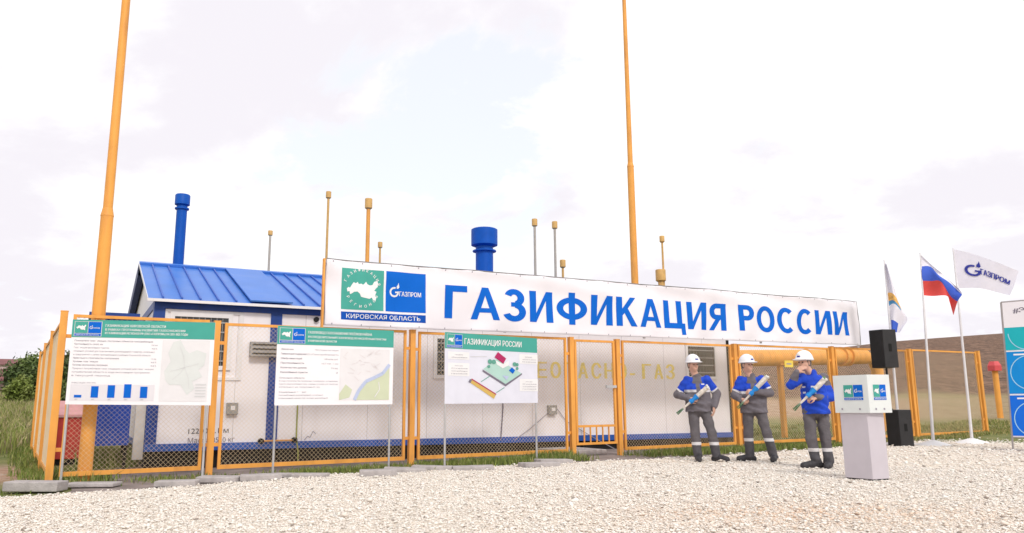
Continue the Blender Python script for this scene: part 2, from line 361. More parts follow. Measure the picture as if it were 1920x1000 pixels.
# loose stones
EP = np.array(gpoly)
def inside(x, y, P):
    r_ = np.zeros(len(x), bool); n = len(P)
    for i in range(n):
        x0, y0 = P[i]; x1, y1 = P[(i+1) % n]
        if y0 == y1: continue
        c_ = ((y0 > y) != (y1 > y)) & (x < (x1-x0)*(y-y0)/(y1-y0)+x0); r_ ^= c_
    return r_
def polar(n, r0, r1, t0, t1):
    r_ = np.sqrt(RNG.uniform(r0*r0, r1*r1, n)); t_ = RNG.uniform(t0, t1, n); return r_*np.sin(t_), r_*np.cos(t_)
x1, y1 = polar(340000, 4.9, 13, -.68, .68); x2, y2 = polar(90000, 13, 27, -.5, .68)
sx_ = np.r_[x1, x2]; sy_ = np.r_[y1, y2]; ss = np.r_[RNG.lognormal(-4.70, .42, len(x1)), RNG.lognormal(-4.0, .35, len(x2))]
k = inside(sx_+RNG.normal(0, .06, len(sx_)), sy_+RNG.normal(0, .06, len(sx_)), EP); sx_, sy_, ss = sx_[k], sy_[k], ss[k]; n = len(ss)
octa = np.array([(1, 0, 0), (0, 1, 0), (-1, 0, 0), (0, -1, 0), (0, 0, 1), (0, 0, -1)], float)
P = octa[None]*RNG.uniform(.55, 1.25, (n, 6, 1)) + RNG.normal(0, .22, (n, 6, 3))
an = RNG.uniform(0, 6.28, n); ca, sa = np.cos(an)[:, None], np.sin(an)[:, None]
P = np.stack([P[..., 0]*ca-P[..., 1]*sa, P[..., 0]*sa+P[..., 1]*ca, P[..., 2]*.42], -1)*ss[:, None, None]
P += np.stack([sx_, sy_, .008+ss*RNG.uniform(.1, .8, n)], -1)[:, None]
of = np.array([(0, 1, 4), (1, 2, 4), (2, 3, 4), (3, 0, 4), (1, 0, 5), (2, 1, 5), (3, 2, 5), (0, 3, 5)])
base = np.array([[.89, .83, .76], [.87, .80, .73], [.82, .73, .65], [.90, .86, .81], [.36, .30, .26]])
red_ = np.exp(-((sx_-2.6)/1.6)**2-((sy_-7.0)/.8)**2)*(RNG.random(n) < .4)
cc = base[RNG.choice(5, n, p=[.36, .30, .19, .12, .03])]*RNG.uniform(.9, 1.05, (n, 1))*(1-red_[:, None]*np.array([.05, .22, .34]))
st = fast_mesh('loose_gravel', P.reshape(-1, 3), (of[None]+6*np.arange(n)[:, None, None]).reshape(-1, 3), 3,
               mat('crushed_stone', (1, 1, 1), .85, var=.05, attr='tint'), np.repeat(np.clip(cc, 0, .9), 6, 0))
tag(st, 'pale crushed stone lying loose over the yard', 'gravel', kind='stuff')

# grass
BLADE = mat('grass_blade', (1, 1, 1), .7, var=.1, attr='tint')
def blades(name, x, y, z, h, wd, cols, label):
    n = len(x); a = RNG.uniform(0, 6.28, n); lx = RNG.normal(0, .28, n)*h; ly = RNG.normal(0, .28, n)*h
    dx, dy = np.cos(a)*wd/2, np.sin(a)*wd/2
    P = np.stack([np.stack([x-dx, y-dy, z-.01], -1), np.stack([x+dx, y+dy, z-.01], -1),
                  np.stack([x+lx*.35+dx*.8, y+ly*.35+dy*.8, z+h*.55], -1), np.stack([x+lx*.35-dx*.8, y+ly*.35-dy*.8, z+h*.55], -1),
                  np.stack([x+lx, y+ly, z+h*.95], -1)], 1)
    f3 = np.array([(0, 1, 2), (0, 2, 3), (3, 2, 4)])
    o = fast_mesh(name, P.reshape(-1, 3), (f3[None]+5*np.arange(n)[:, None, None]).reshape(-1, 3), 3, BLADE, np.repeat(cols, 5, 0))
    return tag(o, label, 'grass', kind='stuff')
def gcol(n, pal, pr):
    return np.array(pal)[RNG.choice(len(pal), n, p=pr)]*RNG.uniform(.75, 1.25, (n, 1))
GREENS = [(.14, .19, .035), (.20, .24, .055), (.32, .29, .12), (.09, .13, .03)]
n = 70000; x, y = polar(n, 14.5, 55, -.70, -.40)
side = (x+6.1)*.836+(y-10.25)*.548; along = (x+6.1)*(-.548)+(y-10.25)*.836
k = (side < -.3) | (along > 8.8); k &= (y > 17.0) | (x < -10.6); k &= ~((along > 8.8) & (side > 1.5))
x, y = x[k], y[k]; rr = np.hypot(x, y); pt = .5+.5*np.sin(x*.9+1.3*np.sin(y*.5))*np.sin(y*.6)
blades('tall_grass', x, y, terrain(x, y), (.22+.40*pt)*RNG.uniform(.6, 1.25, len(x)), .010+rr*.0008, gcol(len(x), [(.17, .21, .045), (.24, .27, .07), (.40, .35, .16), (.36, .29, .18)], [.25, .3, .25, .2]), 'tall green and straw grass in the field left of the fence')
gx, gy, gh = [], [], []
def tuft(s0, s1, d0, d1, cnt, h):
    # irregular clumps
    for _ in range(cnt):
        q = W(random.uniform(s0, s1), random.uniform(d0, d1), 0); m_ = random.randint(12, 40); rad = random.uniform(.05, .2)
        for _ in range(m_):
            gx.append(q.x+random.gauss(0, rad)); gy.append(q.y+random.gauss(0, rad)); gh.append(h*random.uniform(.35, 1.2))
tuft(2.3, 4.2, -.75, -.1, 70, .10); tuft(4.4, 7.5, -.75, -.05, 170, .12); tuft(.3, 2.2, -.7, .1, 26, .08); tuft(6.6, 7.5, -.35, .1, 40, .17)
tuft(8.9, 13.4, -.9, .1, 210, .12); tuft(13.2, 22.5, -.6, .3, 260, .07); tuft(13.2, 22.5, .3, 6, 260, .09); tuft(-.7, 0, -.3, 1.2, 24, .16); tuft(-.2, .5, 2.5, 6, 60, .3); tuft(-1.9, -1.2, -1.5, -.9, 14, .06); tuft(21.5, 27, -.3, 3, 160, .10); tuft(-.8, -.2, .3, 2.4, 20, .10)
for _ in range(75):   # weeds along the foot of the side fence
    a_ = random.uniform(.3, 9); e_ = random.uniform(.06, .32)
    q = FA + FD*(-.64) + Vector((-.548, .836, 0))*a_ + Vector((-.836, -.548, 0))*e_
    for _k in range(20): gx.append(q.x+random.gauss(0, .08)); gy.append(q.y+random.gauss(0, .10)); gh.append(random.uniform(.05, .17))
gx, gy, gh = map(np.array, (gx, gy, gh))
gc_ = np.where((RNG.random(len(gx)) < smooth(6, 10, gx)*.55)[:, None], gcol(len(gx), [(.40, .34, .15), (.30, .27, .10)], [.5, .5]), gcol(len(gx), GREENS, [.35, .4, .15, .1]))
blades('grass_tufts', gx, gy, terrain(gx, gy), gh, .008+np.hypot(gx, gy)*.0004, gc_, 'short green grass growing along the foot of the fence')

# ------------------------------------------------------------------ container building
BO = W(.6, 1.6, 0)
bt = thing('container_building', 'white panel cabin with blue frame and blue pitched roof behind the orange fence', 'building', BO)
S0, S1, D0, D1 = .60, 13.35, 1.6, 7.9
def zb(s): return .30 - (s-S0)/(S1-S0)*.15
def slab(mb, s0, s1, d0, d1, za0, za1, zb0, zb1):   # box whose bottom/top heights vary along s
    vs = [W(s0, d0, za0), W(s1, d0, zb0), W(s0, d1, za0), W(s1, d1, zb0), W(s0, d0, za1), W(s1, d0, zb1), W(s0, d1, za1), W(s1, d1, zb1)]
    mb.add(vs, [(0, 2, 3, 1), (4, 5, 7, 6), (0, 1, 5, 4), (2, 6, 7, 3), (0, 4, 6, 2), (1, 3, 7, 5)])
mb = MB(); slab(mb, S0, S1, D0, D1, zb(S0)+.05, 2.72, zb(S1)+.05, 2.72)
for s_ in (S0, S1):   # gable triangles
    e = .012 if s_ == S0 else -.012
    mb.add([W(s_, D0, 2.72), W(s_, D1, 2.72), W(s_, 4.4, 3.73), W(s_+e*4, D0, 2.72), W(s_+e*4, D1, 2.72), W(s_+e*4, 4.4, 3.73)], [(0, 1, 2), (3, 5, 4), (0, 2, 5, 3), (1, 4, 5, 2)])
wallo = mb.build('wall', WALL, bt)
JOINT = mat('panel_joint_grey', (.52, .49, .50), .6)  # grey of the thin seam strips between the wall panels
for s_ in [1.9, 3.05, 4.23, 5.4, 6.6, 7.75, 8.95, 10.1, 11.3, 12.5]:
    mb = MB(); mb.box(W, s_, s_+.008, D0-.002, D0+.01, zb(s_)+.12, 2.58); sub(mb.build('panel_joint', JOINT, bt), wallo)
mb = MB(); slab(mb, S0-.02, S1, D0-.03, D1+.03, zb(S0), zb(S0)+.115, zb(S1), zb(S1)+.115)
mb.build('base_beam', mat('blue_base_beam', (.02, .10, .42), .45, var=.15, dirt=((.03, .05, .13), (6, 6, 6), .5)), bt)
mb = MB(); slab(mb, S0+.1, S1-.1, D0+.12, D1-.1, 0., zb(S0)+.01, 0., zb(S1)+.01)
for s_ in np.arange(S0, S1, 2.1): mb.box(W, s_, s_+.25, D0+.02, D0+.4, 0, zb(s_))
mb.build('underframe', DARK, bt)
mb = MB(); mb.box(W, S0-.02, S0+.15, D0-.028, D0+.14, zb(S0)+.115, 2.58); mb.build('corner_post', NAVY, bt)
mb = MB(); mb.box(W, 2.44, 2.63, D0-.028, D0+.14, zb(2.5)+.112, 2.58); mb.build('corner_post', NAVY, bt)
mb = MB(); mb.box(W, S1-.05, S1+.02, D0-.025, D0+.14, zb(S1)+.115, 2.58); mb.build('corner_post', DARK, bt)
mb = MB(); mb.box(W, S0-.02, S1+.02, D0-.03, D0+.1, 2.58, 2.71); mb.build('eave_beam', NAVY, bt)
mb = MB(); mb.box(W, S0-.021, S0+.1, D0+.141, D1+.03, 2.58, 2.71); mb.build('eave_beam', NAVY, bt)
# roof
RS0, RS1, RE, RR_, RB, ZE, ZR = .47, 13.6, 1.42, 4.40, 8.3, 2.72, 3.765
mb = MB()
for s0, s1 in ((RS0, RS1),):
    th_ = .03
    pr = [(RE, ZE), (RR_, ZR), (RB, ZE), (RB, ZE-th_), (RR_, ZR-th_), (RE, ZE-th_)]
    n = len(pr); vs = [W(s0, d, z) for d, z in pr]+[W(s1, d, z) for d, z in pr]
    mb.add(vs, [(0, 1, 4, 5), (1, 2, 3, 4), (6, 11, 10, 7), (7, 10, 9, 8), (0, 6, 7, 1), (1, 7, 8, 2), (5, 4, 10, 11), (4, 3, 9, 10), (0, 5, 11, 6), (2, 8, 9, 3)])
roof = mb.build('roof', ROOF, bt)
sl = math.hypot(RR_-RE, ZR-ZE); ud = ((RR_-RE)/sl, (ZR-ZE)/sl); un = (-ud[1], ud[0])
def RF(s, a, h): return W(s, RE+ud[0]*a+un[0]*h, ZE+ud[1]*a+un[1]*h)   # along the slope a, above it h
mb = MB(); s_ = .69
while s_ < 13.3:
    if not 2.06 < s_ < 2.74: mb.box(RF, s_-.012, s_+.012, .0, sl-.06, .0005, .035)
    s_ += .284
sub(mb.build('standing_seam', mat('roof_seam_blue', (.03, .11, .48), .4), bt), roof)
mb = MB(); mb.box(RF, 2.05, 2.76, -.015, sl-.12, .036, .06); sub(mb.build('roof_hatch', ROOF, bt), roof)
mb = MB(); mb.box(RF, RS0-.005, RS1+.005, sl-.12, sl+.012, .003, .05); sub(mb.build('ridge_cap', ROOF, bt), roof)
mb = MB(); mb.box(W, RS0-.01, RS1, RE-.022, RE-.003, ZE-.05, ZE-.004); sub(mb.build('eave_trim', TRIM, bt), roof)
mb = MB()
mb.add([W(RS0-.012, RE-.02, ZE-.05), W(RS0-.012, RR_, ZR-.03), W(RS0-.012, RR_, ZR+.02), W(RS0-.012, RE-.02, ZE+.01), W(RS0-.003, RE-.02, ZE-.05), W(RS0-.003, RR_, ZR-.03), W(RS0-.003, RR_, ZR+.02), W(RS0-.003, RE-.02, ZE+.01)],
       [(0, 1, 2, 3), (4, 7, 6, 5), (0, 4, 5, 1), (3, 2, 6, 7), (0, 3, 7, 4)])
sub(mb.build('barge_board', TRIM, bt), roof)
mb = MB()
mb.add([W(RS0-.012, RR_, ZR-.24), W(RS0-.012, RB+.02, ZE-.22), W(RS0-.012, RB+.02, ZE+.01), W(RS0-.012, RR_, ZR+.02), W(RS0+.10, RR_, ZR-.24), W(RS0+.10, RB+.02, ZE-.22), W(RS0+.10, RB+.02, ZE-.032), W(RS0+.10, RR_, ZR-.032)],
       [(0, 1, 2, 3), (4, 7, 6, 5), (0, 4, 5, 1), (3, 2, 6, 7), (1, 5, 6, 2)])
sub(mb.build('soffit', mat('dark_navy_soffit', (.018, .035, .15), .5), bt), roof)
# windows
def window(s0, s1, z0, z1, bars):
    f = MB(); e = .07
    for a in ((s0-e, s0, z0-e, z1+e), (s1, s1+e, z0-e, z1+e), (s0, s1, z0-e, z0), (s0, s1, z1, z1+e)): f.box(W, a[0], a[1], D0-.035, D0-.001, a[2], a[3])
    fo = f.build('window', TRIM, bt)
    gmb = MB(); gmb.box(W, s0, s1, D0-.012, D0-.001, z0, z1); sub(gmb.build('pane', GLASS, bt), fo)
    l = MB()
    for k in range(bars):
        z = z0+(k+.5)*(z1-z0)/bars; l.box(W, s0, s1, D0-.032, D0-.014, z-.012, z+.012)
    for k in range(1, 9):
        s_ = s0+k*(s1-s0)/9; l.box(W, s_-.004, s_+.004, D0-.022, D0-.016, z0, z1)
    sub(l.build('window_bars', SLATM, bt), fo)
window(.90, 1.74, 1.66, 2.46, 5); window(12.03, 12.88, 1.58, 2.28, 4); window(5.60, 6.45, 1.55, 2.25, 4)
mb = MB(); 
for a in ((.72, .79, 1.42, 2.57), (1.92, 1.99, 1.42, 2.57), (.79, 1.92, 1.42, 1.47), (.79, 1.92, 2.53, 2.57)): mb.box(W, a[0], a[1], D0-.02, D0-.001, a[2], a[3])
mb.build('window_surround', TRIM, bt)
# louvre box, sockets, earth bar, cables
mb = MB(); mb.box(W, 2.10, 3.0, D0-.16, D0-.03, 1.83, 2.07, 0)
for k in range(3): mb.box(W, 2.13, 2.97, D0-.167, D0-.161, 1.86+k*.075, 1.885+k*.075, 1)
mb.build('ventilation_grille', [SLATM, DARK], bt)
for (a, c_, z) in ((1.78, 1.96, .86), (8.10, 8.30, .76)):
    mb = MB(); mb.box(W, a, c_, D0-.09, D0-.001, z, z+.19); bx_ = mb.build('junction_box', BOX, bt, bevel=.008)
    mb = MB(); mb.box(W, a+.06, c_-.05, D0-.097, D0-.091, z+.07, z+.14); sub(mb.build('box_label', TRIM, bt), bx_)
mb = MB(); mb.tube([W(2.36, D0-.08, .41), W(2.92, D0-.08, .41)], .014, 8, 0)
for s_ in (2.36, 2.92): mb.tube([W(s_, D0-.10, .41), W(s_, D0-.002, .41)], .045, 14, 1)
mb.build('earthing_bar', [ORANGE, DARK], bt)
mb = MB(); mb.tube([W(2.96, D0-.02, 1.7), W(2.96, D0-.02, .45), W(2.99, D0-.06, .2), W(2.99, D0-.06, .02)], .013, 6); mb.build('cable', mat('yellow_green_cable', (.30, .33, .07), .5), bt)
mb = MB(); mb.tube([W(7.06, D0-.02, 1.6), W(7.05, D0-.02, .9), W(6.99, D0-.03, .27)], .011, 6); mb.build('cable', I_DGREY, bt)
mb = MB(); mb.tube([W(8.12, D0-.03, .80), W(7.7, D0-.03, .5), W(7.3, D0-.04, .27)], .008, 6); mb.build('cable', I_GREY, bt)
mb = MB(); mb.tube([W(8.30, D0-.03, .92), W(8.55, D0-.03, .62), W(9.2, D0-.04, .28), W(9.6, D0-.3, .02)], .008, 6); mb.build('cable', I_GREY, bt)
mb = MB(); mb.box(W, .43, .575, D0+.02, D0+.16, .18, 1.55); mb.build('cable_duct', mat('duct_grey', (.62, .60, .58), .5, var=.1), bt)
mb = MB(); mb.tube([W(3.23, D0-.06, 2.51), W(3.23, D0, 2.51)], .045, 10); mb.build('wall_lamp', DARK, bt)
PT = Panel(lambda u, v, o: W(u, D0-.003-o, v))
x = 6.80; 
for ch in 'ОГНЕОПАСНО-ГАЗ':
    PT.text(ch, x, 1.51, .335, I_YELLOW, width=.12 if ch == '-' else .235, lay=1, bold=.045); x += .350
PT.text('12200 0.1 м', 1.22, .56, .085, I_BLACK, width=.62); PT.text('Масса 8520 кг', 1.22, .41, .085, I_DGREY, width=.72)
PT.line([(3.1, .40), (3.16, .47), (3.2, .44), (3.25, .55), (3.3, .5)], .012, I_GREY)
PT.build(bt, {I_YELLOW.name: 'stencilled_warning', I_BLACK.name: 'stencilled_marking', I_DGREY.name: 'stencilled_marking'})
# pitched chimneys through the roof
def chimney(s, d, z0, z1, r, cr, ch, label):
    q = W(s, d, z0-.25); o = thing('chimney', label, 'chimney', q, 'blue chimneys over the cabin roof'); top = W(s, d, z1)
    mb = MB(); mb.tube([q, top-ZZ*(ch*.6)], r, 20); st_ = mb.build('stack', BLUE, o, True)
    mb = MB(); mb.tube([top-ZZ*(ch*1.32+.03), top-ZZ*(ch*1.32)], r*1.35, 20); sub(mb.build('collar', BLUE, o, True), st_)
    mb = MB(); mb.tube([top-ZZ*(ch*1.1), top-ZZ*ch, top-ZZ*ch, top-ZZ*.02, top], [r*1.05, cr*.98, cr, cr, cr*.9], 24); mb.build('cap', BLUE, o, True)
chimney(1.225, 5.0, 3.72, 5.41, .105, .150, .22, 'slim blue chimney with round cap on the left end of the roof')
chimney(8.43, 5.0, 3.72, 5.43, .225, .340, .43, 'fat blue chimney with wide drum cap above the banner')
# blue annex and red chest behind the left end
o = thing('blue_cabinet', 'tall blue metal cabinet standing at the left end of the cabin', 'cabinet', W(-.05, 2.3, 0))
mb = MB(); mb.box(W, -.25, .40, 2.3, 3.1, .38, 2.45); mb.build('body', mat('blue_cabinet_paint', (.012, .06, .36), .45, var=.1), o)
mb = MB(); mb.box(W, -.33, .42, 2.2, 3.2, 2.45, 2.54); mb.build('roof', NAVY, o)
for s_ in (-.2, .33):
    for d in (2.35, 3.0): mb = MB(); mb.box(W, s_, s_+.06, d, d+.06, 0, .38); mb.build('leg', DARK, o)
o = thing('fire_chest', 'red sand chest with sloping pink lid behind the left board', 'chest', W(-.45, 4.2, 0))
mb = MB(); mb.box(W, -.72, -.16, 4.0, 4.7, .10, .82); mb.build('body', mat('red_chest_paint', (.52, .05, .04), .5, var=.15), o)
mb = MB(); mb.add([W(-.75, 3.96, .83), W(-.13, 3.96, .83), W(-.75, 4.74, 1.05), W(-.13, 4.74, 1.05), W(-.75, 3.96, .87), W(-.13, 3.96, .87), W(-.75, 4.74, 1.12), W(-.13, 4.74, 1.12)],
                  [(0, 2, 3, 1), (4, 5, 7, 6), (0, 1, 5, 4), (2, 6, 7, 3), (0, 4, 6, 2), (1, 3, 7, 5)]); mb.build('lid', mat('faded_pink_lid', (.68, .33, .33), .5, var=.1), o)
mb = MB(); mb.box(W, -.70, -.18, 4.05, 4.65, 0, .10); mb.build('plinth', DARK, o)

# ------------------------------------------------------------------ vents behind the cabin, masts
def ROOFZ(d): return ZR-(d-RR_)/(RB-RR_)*(ZR-ZE)
def vent(s, d, zt, r, cr, chh, mt, label):
    q = W(s, d, ROOFZ(d)-.06 if s < 13.5 else float(terrain(W(s, d, 0).x, W(s, d, 0).y))); o = thing('vent_pipe', label, 'vent pipe', q, 'vent pipes standing above the cabin'); top = W(s, d, zt)
    mb = MB(); mb.tube([q, top-ZZ*chh*.9], r, 8); mb.build('pipe', mt, o, True)
    mb = MB(); mb.tube([top-ZZ*chh*1.1, top-ZZ*chh*.98, top-ZZ*.06*chh, top], [cr*.6, cr, cr, cr*.92], 14); mb.build('cap', TAN, o, True)
vent(3.27, 6, 5.05, .028, .054, .11, GREYPIPE, 'grey vent pipe with tan cap, just left of the banner')
vent(4.62, 6, 6.18, .030, .066, .16, TAN, 'tallest thin tan vent pipe above the left corner of the banner')
vent(5.65, 6, 6.13, .051, .094, .25, ORANGE, 'thick orange vent pipe with tan drum cap above the teal emblem')
vent(5.98, 6, 5.04, .026, .059, .14, TAN, 'short thin vent pipe right beside the thick orange one')
vent(10.57, 6, 6.16, .036, .08, .20, GREYPIPE, 'tall grey vent pipe, left one of the pair right of the fat blue chimney')
vent(11.25, 6, 6.16, .036, .08, .20, GREYPIPE, 'tall grey vent pipe, right one of the pair right of the fat blue chimney')
vent(11.50, 6, 5.05, .034, .085, .21, TAN, 'short vent pipe at the foot of the pair of tall grey ones')
vent(15.27, 6, 6.14, .032, .08, .19, TAN, 'thin vent pipe right of the far orange mast')
vent(15.15, 6, 5.05, .09, .16, .35, TAN, 'stubby thick vent pipe with drum cap right of the far orange mast')
def mast(q, zt, rb_, zj, ru, rt, label):
    o = thing('lightning_mast', label, 'mast', q, 'orange lightning masts'); q = Vector(q)
    mb = MB(); mb.tube([q, q+ZZ*zj], [rb_, rb_*.92], 18); mb.build('lower_tube', ORANGE, o, True)
    mb = MB(); mb.tube([q+ZZ*(zj-.02), q+ZZ*(zj+.1)], [rb_*.97, ru*1.02], 18); mb.build('reducer', ORANGE, o, True)
    mb = MB(); mb.tube([q+ZZ*(zj+.08), q+ZZ*zt], [ru, rt], 16); mb.build('upper_tube', ORANGE, o, True)
    mb = MB(); mb.prism([(q.x+.17*math.cos(k*1.5708+.5), q.y+.17*math.sin(k*1.5708+.5)) for k in range(4)], q.z-.01, q.z+.02); mb.build('base_plate', DARK, o)
mast(W(-.23, .14, 0), 11, .092, 3.72, .065, .05, 'thick orange mast rising behind the leftmost notice board')
mast(W(14.2, 6.1, 0), 19, .115, 8.3, .082, .045, 'far orange mast standing behind the banner')

# ------------------------------------------------------------------ fence
POSTS = [-.64, 1.33, 4.44, 7.65, 8.74, 11.91, 15.09, 18.09, 21.21]
PZ = {0: (-.04, 2.285), 1: (0, 2.235), 2: (0, 2.225), 3: (0, 2.21), 4: (0, 2.205), 5: (0, 2.21), 6: (0, 2.245), 7: (-.05, 2.265), 8: (-.1, 2.29)}
def wire_mesh(fn, a0, a1, z0, z1, pitch=.066, r=.0017):
    """chain link between two uprights: two families of diagonal wires, one of them slightly behind"""
    vs, fs = [], []
    w_, h_ = a1-a0, z1-z0
    for fam, off in ((1, .002), (-1, -.002)):
        c_ = -h_ if fam == 1 else 0.
        c_ += pitch*.4
        while c_ < (w_ if fam == 1 else w_+h_):
            # a = c + fam*t, t = height
            t0, t1 = (max(0, -c_), min(h_, w_-c_)) if fam == 1 else (max(0, c_-w_), min(h_, c_))
            if t1-t0 > .01:
                p0 = (a0+c_+fam*t0, z0+t0); p1 = (a0+c_+fam*t1, z0+t1); o = len(vs)
                for (a, z) in (p0, p1):
                    for k in range(3):
                        g_ = 2.094*k; vs.append(fn(a-fam*.7071*r*math.cos(g_), off+r*math.sin(g_), z+.7071*r*math.cos(g_)))
                fs += [(o, o+1, o+4, o+3), (o+1, o+2, o+5, o+4), (o+2, o, o+3, o+5)]
            c_ += pitch
    return vs, fs
def panel(fn, a0, a1, root, zlo=.10, zhi=2.2, mesh=True):
    mb = MB(); t_ = .042
    mb.box(fn, a0, a0+t_, -.02, .02, zlo, zhi); mb.box(fn, a1-t_, a1, -.02, .02, zlo, zhi)
    mb.box(fn, a0+t_, a1-t_, -.019, .019, zhi-t_, zhi-.001); mb.box(fn, a0+t_, a1-t_, -.019, .019, zlo+.001, zlo+.06)
    for z in (zlo+.35, zhi-.3):   # tabs to the posts
        mb.box(fn, a0-.07, a0, -.012, .012, z-.025, z+.025); mb.box(fn, a1, a1+.07, -.012, .012, z-.025, z+.025)
    po = mb.build('panel_frame', ORANGE, root)
    if mesh:
        vs, fs = wire_mesh(fn, a0+t_, a1-t_, zlo+.06, zhi-t_)
        q = MB(); q.v = [Vector(v) for v in vs]; q.f = fs; q.mi = [0]*len(fs)
        sub(q.build('wire_mesh', WIRE, root), po)
    return po
def post(fn, a, z0, z1, root, hw=.045):
    mb = MB(); mb.box(fn, a-hw, a+hw, -.045, .045, z0-.03, z1); mb.box(fn, a-hw-.003, a+hw+.003, -.048, .048, z1, z1+.012)
    mb.build('post', ORANGE, root)
fl = thing('mesh_fence', 'orange chain link fence run left of the gate, in front of the cabin wall', 'fence', W(-.64, 0, 0))
for i in range(4): post(W, POSTS[i], *PZ[i], fl)
for i in range(3): panel(W, POSTS[i]+.11, POSTS[i+1]-.11, fl, zhi=(2.255, 2.222, 2.21)[i])
fr = thing('mesh_fence', 'orange chain link fence run right of the gate, behind the three workers and the flags', 'fence', W(8.74, 0, 0))
for i in range(4, 9): post(W, POSTS[i], *PZ[i], fr)
for i in range(4, 8): panel(W, POSTS[i]+.11, POSTS[i+1]-.11, fr, zlo=.09, zhi=(2.2, 2.22, 2.245, 2.27)[i-4])
LA = W(-.64, 0, 0); LD = Vector((-.548, .836, 0)); LN = Vector((-.836, -.548, 0))
def WL(a, d, z): return LA + LD*a + LN*d + ZZ*z
fs_ = thing('mesh_fence', 'orange chain link fence run going back from the left corner beside the tall grass', 'fence', WL(2.9, 0, 0))
for a in (2.9, 5.8, 8.6): post(WL, a, 0, 2.25, fs_)
for a, c_ in ((0, 2.9), (2.9, 5.8), (5.8, 8.6)): panel(WL, a+.11, c_-.11, fs_)
gt = thing('wicket_gate', 'narrow orange gate with a row of short bars along its bottom', 'gate', W(7.72, 0, 0))
mb = MB(); a0, a1 = 7.72, 8.67
mb.box(W, a0, a0+.045, -.022, .022, .22, 2.18); mb.box(W, a1-.045, a1, -.022, .022, .22, 2.18)
for z in (.22, .54, 2.14): mb.box(W, a0+.045, a1-.045, -.02, .02, z, z+.042)
mb.build('gate_frame', ORANGE, gt)
for k in range(1, 6):
    mb = MB(); s_ = a0+.045+k*(a1-a0-.09)/6; mb.box(W, s_-.011, s_+.011, -.011, .011, .262, .54); mb.build('bar', ORANGE, gt)
vs, fs2 = wire_mesh(W, a0+.045, a1-.045, .582, 2.14); q = MB(); q.v = [Vector(v) for v in vs]; q.f = fs2; q.mi = [0]*len(fs2); q.build('wire_mesh', WIRE, gt)
mb = MB(); mb.box(W, 8.42, 8.66, -.06, -.023, 1.27, 1.32); mb.build('lock', GALV, gt)
mb = MB(); mb.box(W, 7.75, 8.64, .3, 1.5, .0, .1); tag(mb.build('concrete_step', CONC, bevel=.01, org=W(8.2, .9, 0)), 'flat grey concrete step on the ground behind the orange gate', 'step')
mb = MB(); mb.box(W, 4.95, 5.6, .35, .85, .02, .09); tag(mb.build('concrete_block', CONC, bevel=.01, org=W(5.3, .6, 0)), 'pale slab lying behind the fence under the third notice board', 'slab')
pl = thing('warning_plate', 'small yellow plate hanging on the fence beside the third worker', 'sign', W(13.68, -.03, 1.82))
mb = MB(); mb.box(W, 13.42, 13.70, -.036, -.03, 1.74, 1.89); mb.build('plate', mat('yellow_plate', (.78, .58, .10), .5), pl)
PP = Panel(lambda u, v, o: W(u, -.036-o, v)); PP.rect(13.48, 1.80, 13.64, 1.83, I_GREY); PP.build(pl, {I_GREY.name: 'printed_line'})

# gas pipe on supports behind the right run
gp = thing('gas_pipe', 'fat yellow gas pipe on posts behind the fence, right of the cabin', 'pipe', W(15.8, 2.2, 0))
zc = lambda s: 2.13+(s-15.8)*.03
mb = MB(); mb.tube([W(13.4, 2.2, 2.05), W(15.8, 2.2, 2.12), W(18.3, 2.2, 2.20), W(19.4, 2.2, 2.23)], .215, 24); mb.build('main_pipe', ORANGE, gp, True)
for s_ in (16.9, 18.35, 18.62):
    mb = MB(); mb.tube([W(s_-.03, 2.2, zc(s_)), W(s_+.03, 2.2, zc(s_))], .275 if s_ > 18 else .225, 24); mb.build('flange', ORANGE, gp, True)
mb = MB(); mb.tube([W(19.38, 2.2, 2.23), W(19.75, 2.2, 2.16), W(19.92, 2.2, 1.85), W(19.92, 2.2, -.1)], .17, 18); mb.build('elbow', ORANGE, gp, True)
for s_ in (15.83, 17.85):
    mb = MB(); mb.box(W, s_-.055, s_+.055, 2.14, 2.26, -.12, zc(s_)-.17); mb.box(W, s_-.12, s_+.12, 2.05, 2.35, zc(s_)-.2, zc(s_)-.17); mb.build('support', ORANGE, gp)
mb = MB(); mb.tube([W(13.4, 1.9, 1.93), W(14.5, 1.9, 1.95)], .035, 10); mb.build('branch_tube', TRIM, gp, True)

# ------------------------------------------------------------------ banner
def wr(u, v):
    e = min(u, 13.17-u); q = .010*math.sin(u*2.1+v*2.6)+.006*math.sin(u*4.3-v*4.1+1)+.004*math.sin(u*9-v*3)
    q += .014*math.exp(-((v-1.0)/.25)**2)*math.sin(u*1.5+v*8)*(1 if u > 2 else .6)
    q += .012*math.exp(-e/.9)*math.sin((u+v)*7)+.010*math.exp(-(v/.12)**2)*math.sin(u*5.2)
    return q*1.7
def BN(u, v, o):
    return W(2.9+u, -.11-wr(u, v)-o, 2.235+u/13.17*.065+v)
bn = thing('banner', 'long white banner with blue lettering stretched along the top of the orange fence', 'banner', W(2.9, -.06, 2.235))
nu, nv = 396, 32; vs = [BN(13.17*i/nu, 1.068*j/nv, 0) for j in range(nv+1) for i in range(nu+1)]
mb = MB(); mb.add(vs, [(j*(nu+1)+i, j*(nu+1)+i+1, (j+1)*(nu+1)+i+1, (j+1)*(nu+1)+i) for j in range(nv) for i in range(nu)])
cl = mb.build('cloth', BANNERM, bn, True)
sm = cl.modifiers.new('thickness', 'SOLIDIFY'); sm.thickness = .003; sm.offset = -1
PB = Panel(BN, .05)
emblem(PB, .255, .102, 1.475, .842, 1)
PB.build(bn, {I_BLUE.name: 'blue_emblem', I_TEAL.name: 'green_emblem', I_WHITE.name: 'white_emblem_marks', I_DBLUE.name: 'region_strip'})
TW = .195
